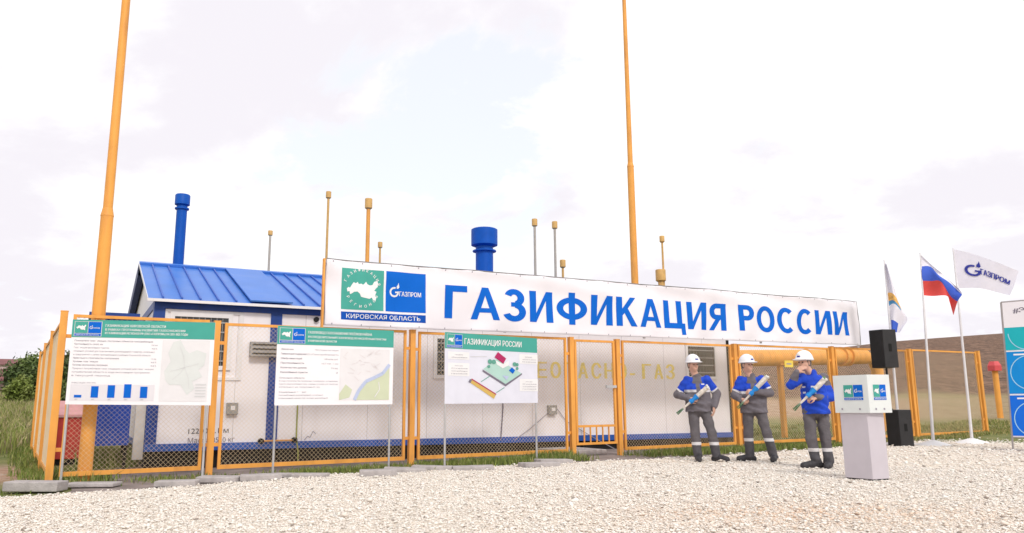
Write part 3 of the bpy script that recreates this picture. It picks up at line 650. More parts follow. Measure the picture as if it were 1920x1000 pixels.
def R_(a, b, c_, d): return [(a, b), (c_, b), (c_, d), (a, d)]
def ARC(cx_, cy_, rx, ry, a0, a1, n=22, t_=TW):
    o_ = [(cx_+rx*math.cos(math.radians(a0+(a1-a0)*k/n)), cy_+ry*math.sin(math.radians(a0+(a1-a0)*k/n))) for k in range(n+1)]
    i_ = [(cx_+(rx-t_)*math.cos(math.radians(a0+(a1-a0)*k/n)), cy_+(ry-t_*.92)*math.sin(math.radians(a0+(a1-a0)*k/n))) for k in range(n+1)]
    return [[o_[k], o_[k+1], i_[k+1], i_[k]] for k in range(n)]
T = TW
GL = {'Г': (.56, [R_(0, 0, T, 1), R_(T, 1-T, .56, 1)]),
      'А': (.76, [[(0, 0), (.175, 0), (.45, 1), (.29, 1)], [(.76, 0), (.585, 0), (.38, .745), (.38, 1), (.47, 1)], R_(.2, .22, .56, .36)]),
      'З': (.62, ARC(.30, .735, .285, .285, 160, -82)+ARC(.29, .29, .33, .31, 84, -160)+[R_(.2, .45, .36, .59)]),
      'И': (.70, [R_(0, 0, T, 1), R_(.70-T, 0, .70, 1), [(T, .0), (T, .29), (.70-T, 1), (.70-T, .71)]]),
      'Ф': (.92, ARC(.46, .5, .46, .37, 0, 360, 40)+[R_(.46-T/2, -.03, .46+T/2, 1.03)]),
      'К': (.66, [R_(0, 0, T, 1), [(T, .36), (T, .60), (.46, 1), (.655, 1)], [(.25, .47), (.37, .62), (.68, 0), (.48, 0)]]),
      'Ц': (.74, [R_(0, 0, T, 1), R_(.46, 0, .46+T, 1), R_(T, 0, .46, T), R_(.46+T, 0, .76, T), R_(.76-T*.8, -.22, .76, 0)]),
      'Я': (.64, [R_(.64-T, 0, .64, 1), R_(.29, 1-T*.92, .64-T, 1), R_(.29, .40, .64-T, .40+T*.92), [(0, 0), (.18, 0), (.42, .40), (.24, .40)]]+ARC(.29, .70, .28, .30, 90, 270)),
      'Р': (.60, [R_(0, 0, T, 1), R_(T, 1-T*.92, .31, 1), R_(T, .40, .31, .40+T*.92)]+ARC(.31, .70, .29, .30, -90, 90)),
      'О': (.76, ARC(.38, .5, .38, .52, 0, 360, 40)), 'С': (.69, ARC(.37, .5, .37, .52, 48, 312, 32))}
def big_word(st, u, v, cap, width, name):
    tot = sum(GL[c_][0] for c_ in st); gap = .115; tw = tot+gap*(len(st)-1); kx = width/tw; x_ = 0; P2 = Panel(BN, .05)
    for ch in st:
        for i_, pg in enumerate(GL[ch][1]): P2.poly([(u+(x_+a)*kx, v+b_*cap) for a, b_ in pg], I_BLUE, 1.5+.12*(i_ % 3))
        x_ += GL[ch][0]+gap
    P2.build(bn, {I_BLUE.name: name})
big_word('ГАЗИФИКАЦИЯ', 2.085, .205, .575, 6.62, 'lettering'); big_word('РОССИИ', 9.08, .222, .565, 3.66, 'lettering')
PB = Panel(BN, .05)
# eyelets
for k in range(27):
    for v in (.03, 1.04): PB.rect(.1+k*.498, v-.012, .118+k*.498, v+.012, I_GREY, 1)
PB.build(bn, {I_GREY.name: 'eyelets'})
mb = MB()
for s_ in (2.92, 6.2, 9.4, 12.7, 16.05):
    zt = 2.235+(s_-2.9)/13.17*.065; mb.box(W, s_-.022, s_+.022, -.055, -.024, 2.25, zt+1.066)
mb.build('pole', GALV, bn)
mb = MB(); mb.box(W, 2.855, 2.885, -.125, -.06, 2.18, 3.31); mb.build('edge_bar', ORANGE, bn)
mb = MB(); mb.tube([BN(13.17*k/60, 1.071, -.006) for k in range(61)]+[ BN(13.19, .5, -.015), BN(13.19, 0, -.015)], .011, 6); mb.build('edge_tube', mat('dark_grey_tube', (.2, .19, .19), .5), bn)

# ------------------------------------------------------------------ notice boards on two tube legs
def board(l0, l1, z0, z1, label, art, grp='notice boards in front of the fence', tilt=(0, 0), mrg=(.0, .0)):
    a = Vector((*l0, 0)); c_ = Vector((*l1, 0)); X_ = (c_-a); wd = X_.length; X_ /= wd; n_ = Vector((X_.y, -X_.x, 0))
    if n_.y > 0: n_ = -n_
    o = thing('notice_board', label, 'notice board', (a+c_)/2, grp)
    wb = wd+mrg[0]+mrg[1]; O = a-X_*mrg[0]; ht = z1-z0
    def fn(u, v, of): return O+X_*u+ZZ*(z0+v+tilt[0]+(tilt[1]-tilt[0])*u/wb)+n_*(.02+of)
    for p in (a+X_*.025, c_-X_*.025):
        mb = MB(); mb.tube([p+ZZ*.0, p+ZZ*(z1-.05)], .0165, 8); mb.build('leg', GALV, o, True)
    mb = MB(); mb.box(lambda u, d, v: fn(u, v, d), 0, wb, -.006, .0, 0, ht); mb.build('panel', mat('board_sheet', (.84, .81, .84), .35, var=.02), o)
    P_ = Panel(fn); art(P_, wb, ht); P_.build(o, {I_TEAL.name: 'green_header', I_WHITE.name: 'white_lettering', I_BLUE.name: 'blue_artwork', I_GREY.name: 'small_print', I_DGREY.name: 'heading_print', I_LGREY.name: 'pale_map'})
def header(P_, w_, h_, hh, lines, ew):
    P_.rect(0, h_-hh, w_, h_, I_TEAL, 1)
    P_.rect(w_*.02-.008, h_-hh*.92-.006, w_*.02+ew+.008, h_-hh*.12+.006, I_LGREY, 2)
    emblem(P_, w_*.02, h_-hh*.92, ew, hh*.80, 3, fine=False)
    for (s_, v, cap, wdt) in lines: P_.key = s_; P_.text(s_, w_*.02+ew+.05, h_-hh*v, cap, I_WHITE, width=wdt*w_, lay=2, bold=.02)
    P_.key = ''
def art1(P_, w_, h_):
    header(P_, w_, h_, .235, [('ГАЗИФИКАЦИЯ КИРОВСКОЙ ОБЛАСТИ', .38, .034, .42), ('В РАМКАХ ПРОГРАММЫ РАЗВИТИЯ ГАЗОСНАБЖЕНИЯ', .60, .030, .56), ('И ГАЗИФИКАЦИИ РЕГИОНОВ РФ (ПАО «ГАЗПРОМ») НА 2021-2025 ГОДЫ', .80, .030, .58)], .33)
    y = h_-.235
    rows = [('Показатели газификации: построено объектов газоснабжения', .95, I_DGREY, 0), ('Протяжённость сетей, км', .34, I_DGREY, 1), ('Газификация населённых пунктов', .42, I_GREY, 1), ('создание условий для подключения домовладений и квартир, котельных', .98, I_GREY, 0), ('и предприятий к сетям газоснабжения в районах Кировской области', .93, I_GREY, 0),
            ('Инвестиции в строительство газопроводов', .55, I_DGREY, 1), ('Уровень газификации', .3, I_DGREY, 1), ('Построено межпоселковых газопроводов', .42, I_DGREY, 1), ('Прирост потребления газа: создание условий для газификации', .98, I_GREY, 0), ('потребителей области в ходе выполнения программы', .94, I_GREY, 0), ('в текущий период', .46, I_GREY, 0)]
    for i, (s_, wd, mt, val) in enumerate(rows):
        P_.key = 'row%d' % i; P_.text(s_, w_*.025, y-.055-i*.046, .022, mt, width=w_*.57*wd)
        if val: P_.text(random.choice(['150 км', '12 ед.', '46,8 %']), w_*.60, y-.055-i*.046, .02, I_GREY, right=True)
    P_.key = 'chart'; P_.text('ИНВЕСТИЦИИ, МЛН РУБ.', w_*.03, .275, .018, I_GREY)
    P_.rect(w_*.025, .05, w_*.60, .262, I_LGREYB, 1)
    for i, hb in enumerate((.035, .15, .165, .18, .15)):
        u = w_*(.055+.112*i); P_.rect(u, .09, u+w_*.05, .09+hb, I_BLUE, 2); P_.text(str(2021+i), u+.01, .062, .014, I_GREY, lay=2)
    P_.rect(w_*.635, .05, w_*.97, h_-.255, I_PALE, 1)
    blob = [(.66, .40), (.70, .52), (.68, .62), (.71, .75), (.76, .78), (.80, .66), (.83, .62), (.88, .66), (.95, .62), (.94, .48), (.90, .42), (.93, .34), (.86, .28), (.88, .20), (.83, .12), (.78, .24), (.70, .24), (.67, .30)]
    P_.poly([(w_*a, h_*c_) for a, c_ in blob], I_MAP, 2)
    for (a, c_, e, g_) in ((.70, .4, .8, .45), (.8, .45, .9, .5), (.8, .45, .84, .2), (.8, .45, .76, .7), (.72, .3, .8, .45)): P_.line([(w_*a, h_*c_), (w_*(a+e)/2+.02, h_*(c_+g_)/2), (w_*e, h_*g_)], .006, I_LGREY, 3)
    for k in range(5): P_.rect(w_*.885, h_*(.10+.035*k), w_*.96, h_*(.112+.035*k), I_LGREY, 3)
I_LGREYB = ink('chart_grey', (.72, .69, .73)); I_PALE = ink('map_sheet', (.74, .72, .74)); I_MAP = ink('map_region', (.66, .68, .675))
I_RIVER = ink('map_river', (.47, .53, .72)); I_MGREEN = ink('map_green', (.58, .62, .45)); I_MPINK = ink('map_town', (.68, .62, .63))
I_ROOF = ink('magenta_roof', (.42, .03, .12)); I_MINT = ink('mint_ground', (.42, .62, .56)); I_TREE = ink('tree_green', (.13, .35, .28)); I_GOLD = ink('gold_pipe', (.62, .42, .12)); I_ICE = ink('board_tint', (.70, .70, .79))
def art2(P_, w_, h_):
    header(P_, w_, h_, .265, [('ГАЗОПРОВОД ГАЗОСНАБЖЕНИЯ ПОСЁЛКОВ РАЙОНА', .36, .036, .55), ('РАСПРЕДЕЛИТЕЛЬНЫЙ ГАЗОПРОВОД ПО НАСЕЛЁННЫМ ПУНКТАМ', .60, .030, .68), ('В КИРОВСКОЙ ОБЛАСТИ', .82, .030, .24)], .36)
    y = h_-.30
    rows = [('Заказчик', .10, 'ПАО «Газпром газификация»', .20), ('Генеральный подрядчик', .20, 'АО «Газстройпроект»', .28), ('Объём инвестиций', .17, '148 млн руб.', .12), ('Протяжённость', .19, '10,7 км, 1 км', .14), ('Количество домов', .21, '74 ед.', .06), ('Населённые пункты', .22, '2', .02)]
    for i, (s_, wd, s2, w2) in enumerate(rows):
        P_.key = 'row%d' % i; v = y-.045-i*.066; P_.text(s_, w_*.035, v, .024, I_DGREY, width=w_*wd, bold=.01); P_.text(s2, w_*.51, v, .022, I_GREY, width=w_*w2, right=True)
    for i, (s_, wd) in enumerate([('Описание объекта', .2), ('В ходе строительства проложены газопроводы, установлены', .48), ('пункты редуцирования газа, созданы условия для перевода', .48), ('котельных на природный газ', .33), ('Социальный эффект', .22), ('газоснабжение домовладений, котельных', .36), ('повышение качества жизни населения', .40)]):
        P_.key = 'line%d' % i; P_.text(s_, w_*.03, y-.455-i*.043-(.03 if i > 3 else 0), .02, I_DGREY if wd < .23 else I_GREY, width=w_*wd)
    P_.key = ''; u0, u1, v0, v1 = w_*.525, w_*.965, .07, h_-.30; A = lambda a, c_: (u0+(u1-u0)*a, v0+(v1-v0)*c_)
    P_.rect(u0, v0, u1, v1, I_PALE, 1)
    P_.poly([A(.30, 0), A(.40, .22), A(.6, .42), A(.85, .52), A(1, .68), A(1, 0)], I_MGREEN, 2); P_.poly([A(0, .12), A(.12, .3), A(.25, .2), A(.2, .05), A(0, 0)], I_MGREEN, 2)
    P_.line([A(.30, .0), A(.38, .18), A(.52, .36), A(.7, .44), A(.86, .52), A(1, .70)], .05, I_RIVER, 3)
    rg = random.Random(3)
    for _ in range(34):
        a, c_ = rg.uniform(.05, .8), rg.uniform(.42, .92)
        if c_ > .30+.5*a: P_.line([A(a, c_), A(a+rg.uniform(.04, .13), c_+rg.uniform(-.09, .09))], .006, I_MPINK, 2)
    P_.line([A(.7, .05), A(.8, .2), A(.78, .35)], .012, I_PALE, 4)
def art3(P_, w_, h_):
    P_.rect(0, 0, w_, h_-.256, I_ICE, 1)
    header(P_, w_, h_, .255, [('ГАЗИФИКАЦИЯ РОССИИ', .68, .095, .62)], .30)
    q = lambda x, y: (w_*(x-45)/1212, h_*(1-(y-85-(x-45)/1212*25)/865.))
    P_.poly([q(515, 530), q(700, 400), q(1030, 585), q(805, 720)], I_MINT, 2)
    P_.poly([q(505, 535), q(805, 722), q(805, 752), q(505, 562)], I_DGREY, 3); P_.poly([q(805, 722), q(1032, 580), q(1032, 600), q(805, 752)], I_DGREY, 3)
    P_.poly([q(660, 378), q(705, 310), q(815, 392), q(775, 462)], I_ROOF, 4); P_.poly([q(675, 420), q(775, 465), q(850, 420), q(850, 480), q(770, 520), q(690, 470)], I_WHITE, 3)
    for (x, y, r_) in ((600, 435, 30), (650, 438, 30), (585, 498, 20), (930, 465, 28), (965, 470, 22), (965, 520, 20)): P_.poly([q(x+r_*math.cos(k*.6), y+r_*math.sin(k*.6)) for k in range(10)], I_TREE, 4)
    P_.poly([q(850, 545), q(895, 505), q(935, 545), q(905, 590)], I_BLUE, 4); P_.poly([q(760, 610), q(850, 620), q(820, 670)], I_RIVER, 4)
    P_.poly([q(335, 690), q(365, 650), q(680, 850), q(650, 905)], I_GOLD, 3); P_.line([q(365, 655), q(678, 850)], .018, I_ROOF, 4); P_.poly([q(325, 690), q(345, 655), q(372, 665), q(350, 705)], I_DGREY, 4)
    P_.line([q(485, 690), q(595, 620)], .012, I_TREE, 3); P_.line([q(680, 830), q(790, 765)], .012, I_TREE, 3); P_.line([q(350, 378), q(560, 372)], .008, I_LGREY, 3)
    for (x0, y0, n_) in ((80, 335, 2), (80, 470, 4), (1000, 345, 3), (1000, 670, 4)):
        P_.key = 'box%d%d' % (x0, y0); P_.poly([q(x0, y0-15), q(x0+260, y0-8), q(x0+260, y0+n_*34+15), q(x0, y0+n_*34+8)], I_WHITE, 2)
        ws = ['Схема', 'газоснабжения', 'газовое', 'оборудование', 'жилого дома']
        for i in range(n_):
            u, v = q(x0+40+(i == 0)*40, y0+28+i*32); P_.text(ws[(i+n_) % 5], u, v, .018, I_GREY, width=w_*(.08 if i == 0 else .16), lay=3)
board((-5.89, 10.12), (-4.12, 10.40), 1.03, 2.15, 'leftmost notice board, with a bar chart of five blue columns under its green heading', art1, mrg=(.0, .03), tilt=(.01, -.02))
board((-3.40, 10.93), (-1.88, 11.86), 1.0, 2.135, 'notice board with a coloured river map, standing between the other two', art2, mrg=(.0, .01), tilt=(0, .0))
board((-1.08, 11.95), (.41, 13.32), 1.0, 2.115, 'notice board with a drawing of a house and a golden pipe under a green heading', art3, mrg=(.0, .0))

# concrete slabs holding the legs
def kerb(x, y, L_, wd, ht, rot, label, name='concrete_block'):
    mb = MB(); mb.box(lambda a, c_, e: Vector((a, c_, e)), -L_/2, L_/2, -wd/2, wd/2, 0, ht)
    o = mb.build(name, CONC, bevel=.012); o.location = (x, y, .01); o.rotation_euler = (random.uniform(-.03, .03), random.uniform(-.02, .04), rot)
    tag(o, label, 'slab', 'concrete slabs weighing down the board legs')
kerb(-5.80, 9.50, .62, .30, .115, .10, 'thick concrete kerb at the far left leg of the leftmost board')
kerb(-5.35, 9.95, .62, .28, .05, .05, 'thin flat slab right of the thick kerb, at the foot of the left mast')
kerb(-4.27, 9.93, .50, .24, .07, .12, 'front slab of the two at the right leg of the leftmost board')
kerb(-3.92, 10.38, .52, .24, .075, .0, 'rear slab of the two at the right leg of the leftmost board')
kerb(-3.42, 10.58, .54, .24, .08, .3, 'front slab at the left leg of the river map board')
kerb(-2.98, 10.98, .75, .22, .05, -.1, 'dark rear slab at the left leg of the river map board')
kerb(-1.92, 11.05, .52, .26, .085, .2, 'front slab at the right leg of the river map board')
kerb(-1.62, 11.60, .62, .26, .06, .1, 'rear slab at the right leg of the river map board')
kerb(-1.25, 11.95, .62, .26, .06, .0, 'slab just left of the left leg of the house drawing board')
kerb(-.62, 11.85, .62, .24, .06, .1, 'slab at the left leg of the house drawing board')
kerb(.40, 12.30, .62, .28, .07, .45, 'front slab at the right leg of the house drawing board')
kerb(.66, 12.95, .60, .28, .07, .4, 'rear slab at the right leg of the house drawing board')

# ------------------------------------------------------------------ podium, speakers, flags, right board
PBASE = Vector((4.43, 9.80, 0)); PX, PY = frame_of(PBASE)
pd = thing('podium', 'pale lilac podium with frosted white front panels standing on the gravel', 'podium', PBASE)
def loc(base, ax, ay): return lambda x, y, z: base+ax*x+ay*y+ZZ*z
Lp = loc(PBASE, PX, PY)
def pprism(mb, fn, poly, z0, z1, poly2=None, mi=0):
    n = len(poly); p2 = poly2 or poly
    mb.add([fn(x, y, z0) for x, y in poly]+[fn(x, y, z1) for x, y in p2], [tuple(range(n))[::-1], tuple(range(n, 2*n))]+[(i, (i+1) % n, n+(i+1) % n, n+i) for i in range(n)], mi)
mb = MB(); pprism(mb, Lp, [(-.265, .10), (.055, -.10), (.245, .10), (.03, .34)], .03, .86); mb.build('column', mat('lilac_column', (.555, .51, .56), .55, var=.03), pd, bevel=.006)
mb = MB(); pprism(mb, Lp, [(-.25, .10), (.055, -.085), (.23, .10), (.03, .31)], 0, .03); mb.build('foot', DARK, pd)
FROST = mat('frosted_panel', (.76, .79, .79), .2, var=.03, alpha=.9)
A_, B_, C_ = (-.315, .09), (.085, -.145), (.345, .09)
def vpan(p, q, z0, z1, t_=.012):
    d = Vector((q[0]-p[0], q[1]-p[1])).normalized(); n_ = Vector((-d.y, d.x))*t_
    mb = MB(); pprism(mb, Lp, [p, q, (q[0]+n_.x, q[1]+n_.y), (p[0]+n_.x, p[1]+n_.y)], z0, z1); o = mb.build('front_panel', FROST, pd)
    Wd = math.hypot(q[0]-p[0], q[1]-p[1])
    P_ = Panel(lambda u, v, of: Lp(p[0]+d.x*u+d.y*of*1.2, p[1]+d.y*u-d.x*of*1.2, z0+v))
    return P_, Wd, o
for p, q, a0, wdt in ((A_, (B_[0]-.003, B_[1]), .14, .34), ((B_[0]+.003, B_[1]), C_, .08, .25)):
    P_, Wd, o = vpan(p, q, .84, 1.315)
    emblem(P_, a0, .16, Wd*.56, .19, 1, fine=False)
    for u in (.1, Wd-.12): P_.rect(u-.012, .035, u+.012, .06, I_GREY, 1)
    P_.build(pd, {I_TEAL.name: 'green_emblem', I_BLUE.name: 'blue_emblem', I_WHITE.name: 'white_emblem_marks', I_GREY.name: 'fixing'})
mb = MB(); pprism(mb, Lp, [(-.25, .10), (.07, -.10), (.28, .10), (.03, .36)], .86, .90); mb.build('desk_top', TRIM, pd)

def speaker(base, sc, z0, label, shift, poly):
    ax, ay = frame_of(base); fn = loc(Vector(base), ax, ay); o = thing('loudspeaker', label, 'loudspeaker', Vector(base)+ZZ*z0, 'black loudspeakers right of the podium')
    h = .78*sc
    mb = MB(); pprism(mb, fn, [(x+shift, y) for x, y in poly], z0, z0+h); body = mb.build('cabinet', BLACK, o, bevel=.012)
    a, c_ = Vector(poly[0]), Vector(poly[1]); d = (c_-a).normalized(); n_ = Vector((d.y, -d.x))
    mb = MB(); q = [a+d*.02+n_*.004, c_-d*.02+n_*.004, c_-d*.02+n_*.018, a+d*.02+n_*.018]
    pprism(mb, fn, [(x.x+shift, x.y) for x in q], z0+.03, z0+h-.03); mb.build('grille', GRILLE, o)
    a, c_ = Vector(poly[1]), Vector(poly[2]); d = (c_-a).normalized(); n_ = Vector((d.y, -d.x)); l = (c_-a).length
    q = [a+d*l*.36+n_*.001, a+d*l*.58+n_*.001, a+d*l*.58+n_*.006, a+d*l*.36+n_*.006]
    mb = MB(); pprism(mb, fn, [(x.x+shift, x.y) for x in q], z0+h*.42, z0+h*.62); mb.build('handle_recess', mat('deep_black', (.004, .004, .004), .8), o)
    return o
SPK = Vector((8.33, 16.75, 0))
speaker(SPK, 1.0, 0.0, 'black loudspeaker standing on the gravel behind the podium', .0, [(-.24, .02), (.02, -.16), (.27, .04), (.14, .40), (-.12, .40)])
speaker(SPK, 1.07, 1.69, 'black loudspeaker raised on a stand above the podium', -.165, [(-.25, .02), (.03, -.16), (.29, .04), (.14, .42), (-.12, .42)])
o = thing('speaker_stand', 'thin black tripod stand carrying the raised loudspeaker', 'stand', SPK+Vector((-.1, .95, 0))*.0+loc(SPK, *frame_of(SPK))(-.10, .62, 0))
ax, ay = frame_of(SPK); fn = loc(SPK, ax, ay)
mb = MB(); mb.tube([fn(-.13, .16, 1.685), fn(-.13, .16, .80)], .024, 10); mb.build('pole', BLACK, o, True)
mb = MB(); mb.tube([fn(-.13, .16, .80), fn(-.13, .16, .783)], .06, 12); mb.build('foot_plate', BLACK, o, True)

POLEM = mat('white_pole_paint', (.72, .70, .72), .4, .2)
def grid_cloth(base, net, depth, name, dep_fn, pal, cell, parent, art=None):
    ax, ay = frame_of(base); fn = loc(Vector(base), ax, ay); N = np.array(net, float); nr, nc = N.shape[:2]
    def bil(u, v):   # smooth interpolation of the control net; u along the fly, v down
        def cr(P, t):
            n = len(P); i = min(int(t*(n-1)), n-2); f_ = t*(n-1)-i
            p0, p1, p2, p3 = P[max(i-1, 0)], P[i], P[i+1], P[min(i+2, n-1)]
            return .5*((2*p1)+(-p0+p2)*f_+(2*p0-5*p1+4*p2-p3)*f_**2+(-p0+3*p1-3*p2+p3)*f_**3)
        return cr(np.array([cr(N[r_], u) for r_ in range(nr)]), v)
    def at(u, v, of=0.):
        q = bil(u, v); return fn(q[0], dep_fn(u, v)-of, q[1])
    nu, nv = 30, 30; mb = MB(); mb.add([at(i/nu, j/nv) for j in range(nv+1) for i in range(nu+1)], [])
    for j in range(nv):
        for i in range(nu):
            mb.f.append((j*(nu+1)+i, j*(nu+1)+i+1, (j+1)*(nu+1)+i+1, (j+1)*(nu+1)+i)); mb.mi.append(cell((i+.5)/nu, (j+.5)/nv))
    o = mb.build(name, pal, parent, True)
    return at
F_W = mat('flag_white', (.74, .72, .80), .7, var=.03); F_B = mat('flag_blue', (.05, .12, .58), .7, var=.05); F_R = mat('flag_red', (.66, .07, .06), .7, var=.05); F_G = mat('flag_gold', (.72, .42, .12), .7, var=.3, vscale=14); F_C = mat('flag_cyan', (.08, .27, .50), .7, var=.1)
def flagpole(base, top, label, cat='flag', lean=0.):
    ax, ay = frame_of(base); o = thing('flag', label, cat, base, 'flags on white poles'); fn = loc(Vector(base), ax, ay)
    mb = MB(); mb.tube([fn(0, 0, .03), fn(lean*.5, 0, top*.5), fn(lean, 0, top)], [.034, .026, .014], 10); mb.build('pole', POLEM, o, True)
    mb = MB(); mb.tube([fn(0, 0, 0), fn(0, 0, .035), fn(0, 0, .12)], [.36, .32, .045], 28); mb.build('base', TRIM, o, True)
    return o
n1_ = [[(0.05, 4.16), (0.07, 4.1), (0.09, 4.04)], [(0.03, 3.65), (0.11, 3.67), (0.18, 3.6)], [(0.03, 3.43), (0.13, 3.41), (0.24, 3.26)], [(0.02, 3.25), (0.15, 3.25), (0.31, 3.01)], [(0.02, 3.1), (0.17, 3.15), (0.39, 2.8)], [(0.01, 2.79), (0.11, 2.78), (0.29, 2.63)], [(0.0, 2.58), (0.09, 2.52), (0.21, 2.51)]]
n2_ = [[(0.14, 4.23), (0.29, 4.04), (0.44, 3.84), (0.58, 3.7), (0.81, 3.41)], [(0.13, 3.96), (0.31, 3.94), (0.46, 3.71), (0.68, 3.52), (0.86, 3.27)], [(0.12, 3.63), (0.31, 3.61), (0.48, 3.57), (0.63, 3.27), (0.76, 3.11)], [(0.12, 3.3), (0.31, 3.27), (0.56, 3.25), (0.61, 3.13), (0.65, 2.81)]]
n3_ = [[(0.06, 4.49), (0.47, 4.32), (0.88, 4.09), (1.29, 3.85)], [(0.06, 4.17), (0.46, 4.07), (0.84, 3.87), (1.21, 3.63)], [(0.07, 3.85), (0.46, 3.8), (0.8, 3.65), (1.14, 3.46)], [(0.08, 3.55), (0.45, 3.52), (0.75, 3.43), (1.06, 3.3)]]
fb1, fb2, fb3 = Vector((8.63, 17.35, 0)), Vector((9.15, 16.95, 0)), Vector((10.39, 17.61, 0))
o = flagpole(fb1, 4.2, 'limp white flag with a golden emblem, its pole behind the loudspeakers', lean=.035)
grid_cloth(fb1, n1_, .1, 'cloth', lambda u, v: .12*math.sin(u*7+v*2)*u, [F_W, F_G, F_C, F_B], lambda u, v: 1 if .32 < v < .54 and u < .95-.9*abs(v-.45) else (2 if .54 <= v < .66 and u < .75 else (3 if v > .82 and .3 < u < .75 else 0)), o)
o = flagpole(fb2, 4.27, 'white, blue and red striped flag drooping from its pole', lean=.135)
grid_cloth(fb2, n2_, .1, 'cloth', lambda u, v: .16*math.sin(u*9+v)*u+.03*math.sin(v*9), [F_W, F_B, F_R], lambda u, v: min(2, int(v*3)), o)
o = flagpole(fb3, 4.51, 'white flag with a dark blue flame emblem flying from the rightmost pole', lean=.06)
at3 = grid_cloth(fb3, n3_, .1, 'cloth', lambda u, v: .05*math.sin(u*8+v*2)*u, [F_W], lambda u, v: 0, o)
PF = Panel(lambda u, v, of: at3(min(max(u/1.2, 0), 1), min(max(1-v/.94, 0), 1), .012+of), .08)
I_NAVY = ink('flag_navy', (.035, .045, .30))
_g = MB()
flame_g(PF, .17, .30, .44, I_NAVY, 1); PF.text('ГАЗПРОМ', .50, .385, .17, I_NAVY, width=.57, bold=.03)
PF.build(o, {I_NAVY.name: 'flame_lettering'})

RBASE = Vector((9.64, 15.03, 0)); ax, ay = frame_of(RBASE); ax = (ax*math.cos(.18)-ay*math.sin(.18)).normalized(); fn = loc(RBASE, ax, Vector((-ax.y, ax.x, 0)))
o = thing('roll_up_stand', 'tall blue and white display panel in a grey tube frame at the right edge', 'display stand', RBASE+ax*.6)
TUBE = mat('grey_tube', (.36, .33, .33), .45, .4)
mb = MB()
for x in (0, 1.5): mb.tube([fn(x, 0, 0), fn(x+.06, 0, 1.5), fn(x+.10, 0, 2.88)], .018, 8)
mb.tube([fn(.1, 0, 2.88), fn(1.6, 0, 2.88)], .018, 8); mb.tube([fn(.0, 0, .26), fn(1.5, 0, .26)], .015, 8)
mb.build('frame', TUBE, o, True)
mb = MB(); mb.box(fn, -.55, 1.6, -.02, .03, .0, .03); mb.build('base_bar', TUBE, o)
def rb(u, v, of): return fn(.03+u+.10*v/2.88, -.016-of, .27+v)
mb = MB(); mb.add([rb(0, 0, 0), rb(1.45, 0, 0), rb(1.45, 2.6, 0), rb(0, 2.6, 0), rb(0, 0, -.008), rb(1.45, 0, -.008), rb(1.45, 2.6, -.008), rb(0, 2.6, -.008)], [(0, 1, 2, 3), (4, 7, 6, 5), (0, 4, 5, 1), (1, 5, 6, 2), (2, 6, 7, 3), (3, 7, 4, 0)])
mb.build('panel', BANNERM, o)
P_ = Panel(rb); I_T1 = ink('display_teal', (.02, .42, .48)); I_B1 = ink('display_azure', (.01, .25, .66)); I_B2 = ink('display_blue', (.012, .15, .70)); I_SKY = ink('display_sky', (.35, .62, .80))
P_.rect(.0, 1.66, 1.45, 2.10, I_T1); P_.rect(.0, .82, 1.45, 1.655, I_B1); P_.rect(.0, .02, 1.45, .815, I_B2)
for v in (1.64, .80): P_.rect(.0, v-.012, 1.4, v+.012, I_WHITE, 2); P_.rect(.12, v-.085, .4, v-.055, I_WHITE, 2)
P_.key = 'a'; P_.ring(.38, 1.98, .32, .016, I_SKY, 2, 180, 360); P_.key = 'b'; P_.ring(.38, 1.22, .33, .016, I_SKY, 2); P_.key = 'c'; P_.ring(.38, .34, .33, .016, I_SKY, 2)
P_.text('#ЭС', .17, 2.38, .10, I_DGREY, width=.30, bold=.04)
P_.build(o, {I_T1.name: 'teal_field', I_B1.name: 'azure_field', I_B2.name: 'blue_field', I_WHITE.name: 'white_stripes', I_SKY.name: 'ring_artwork', I_DGREY.name: 'lettering'})

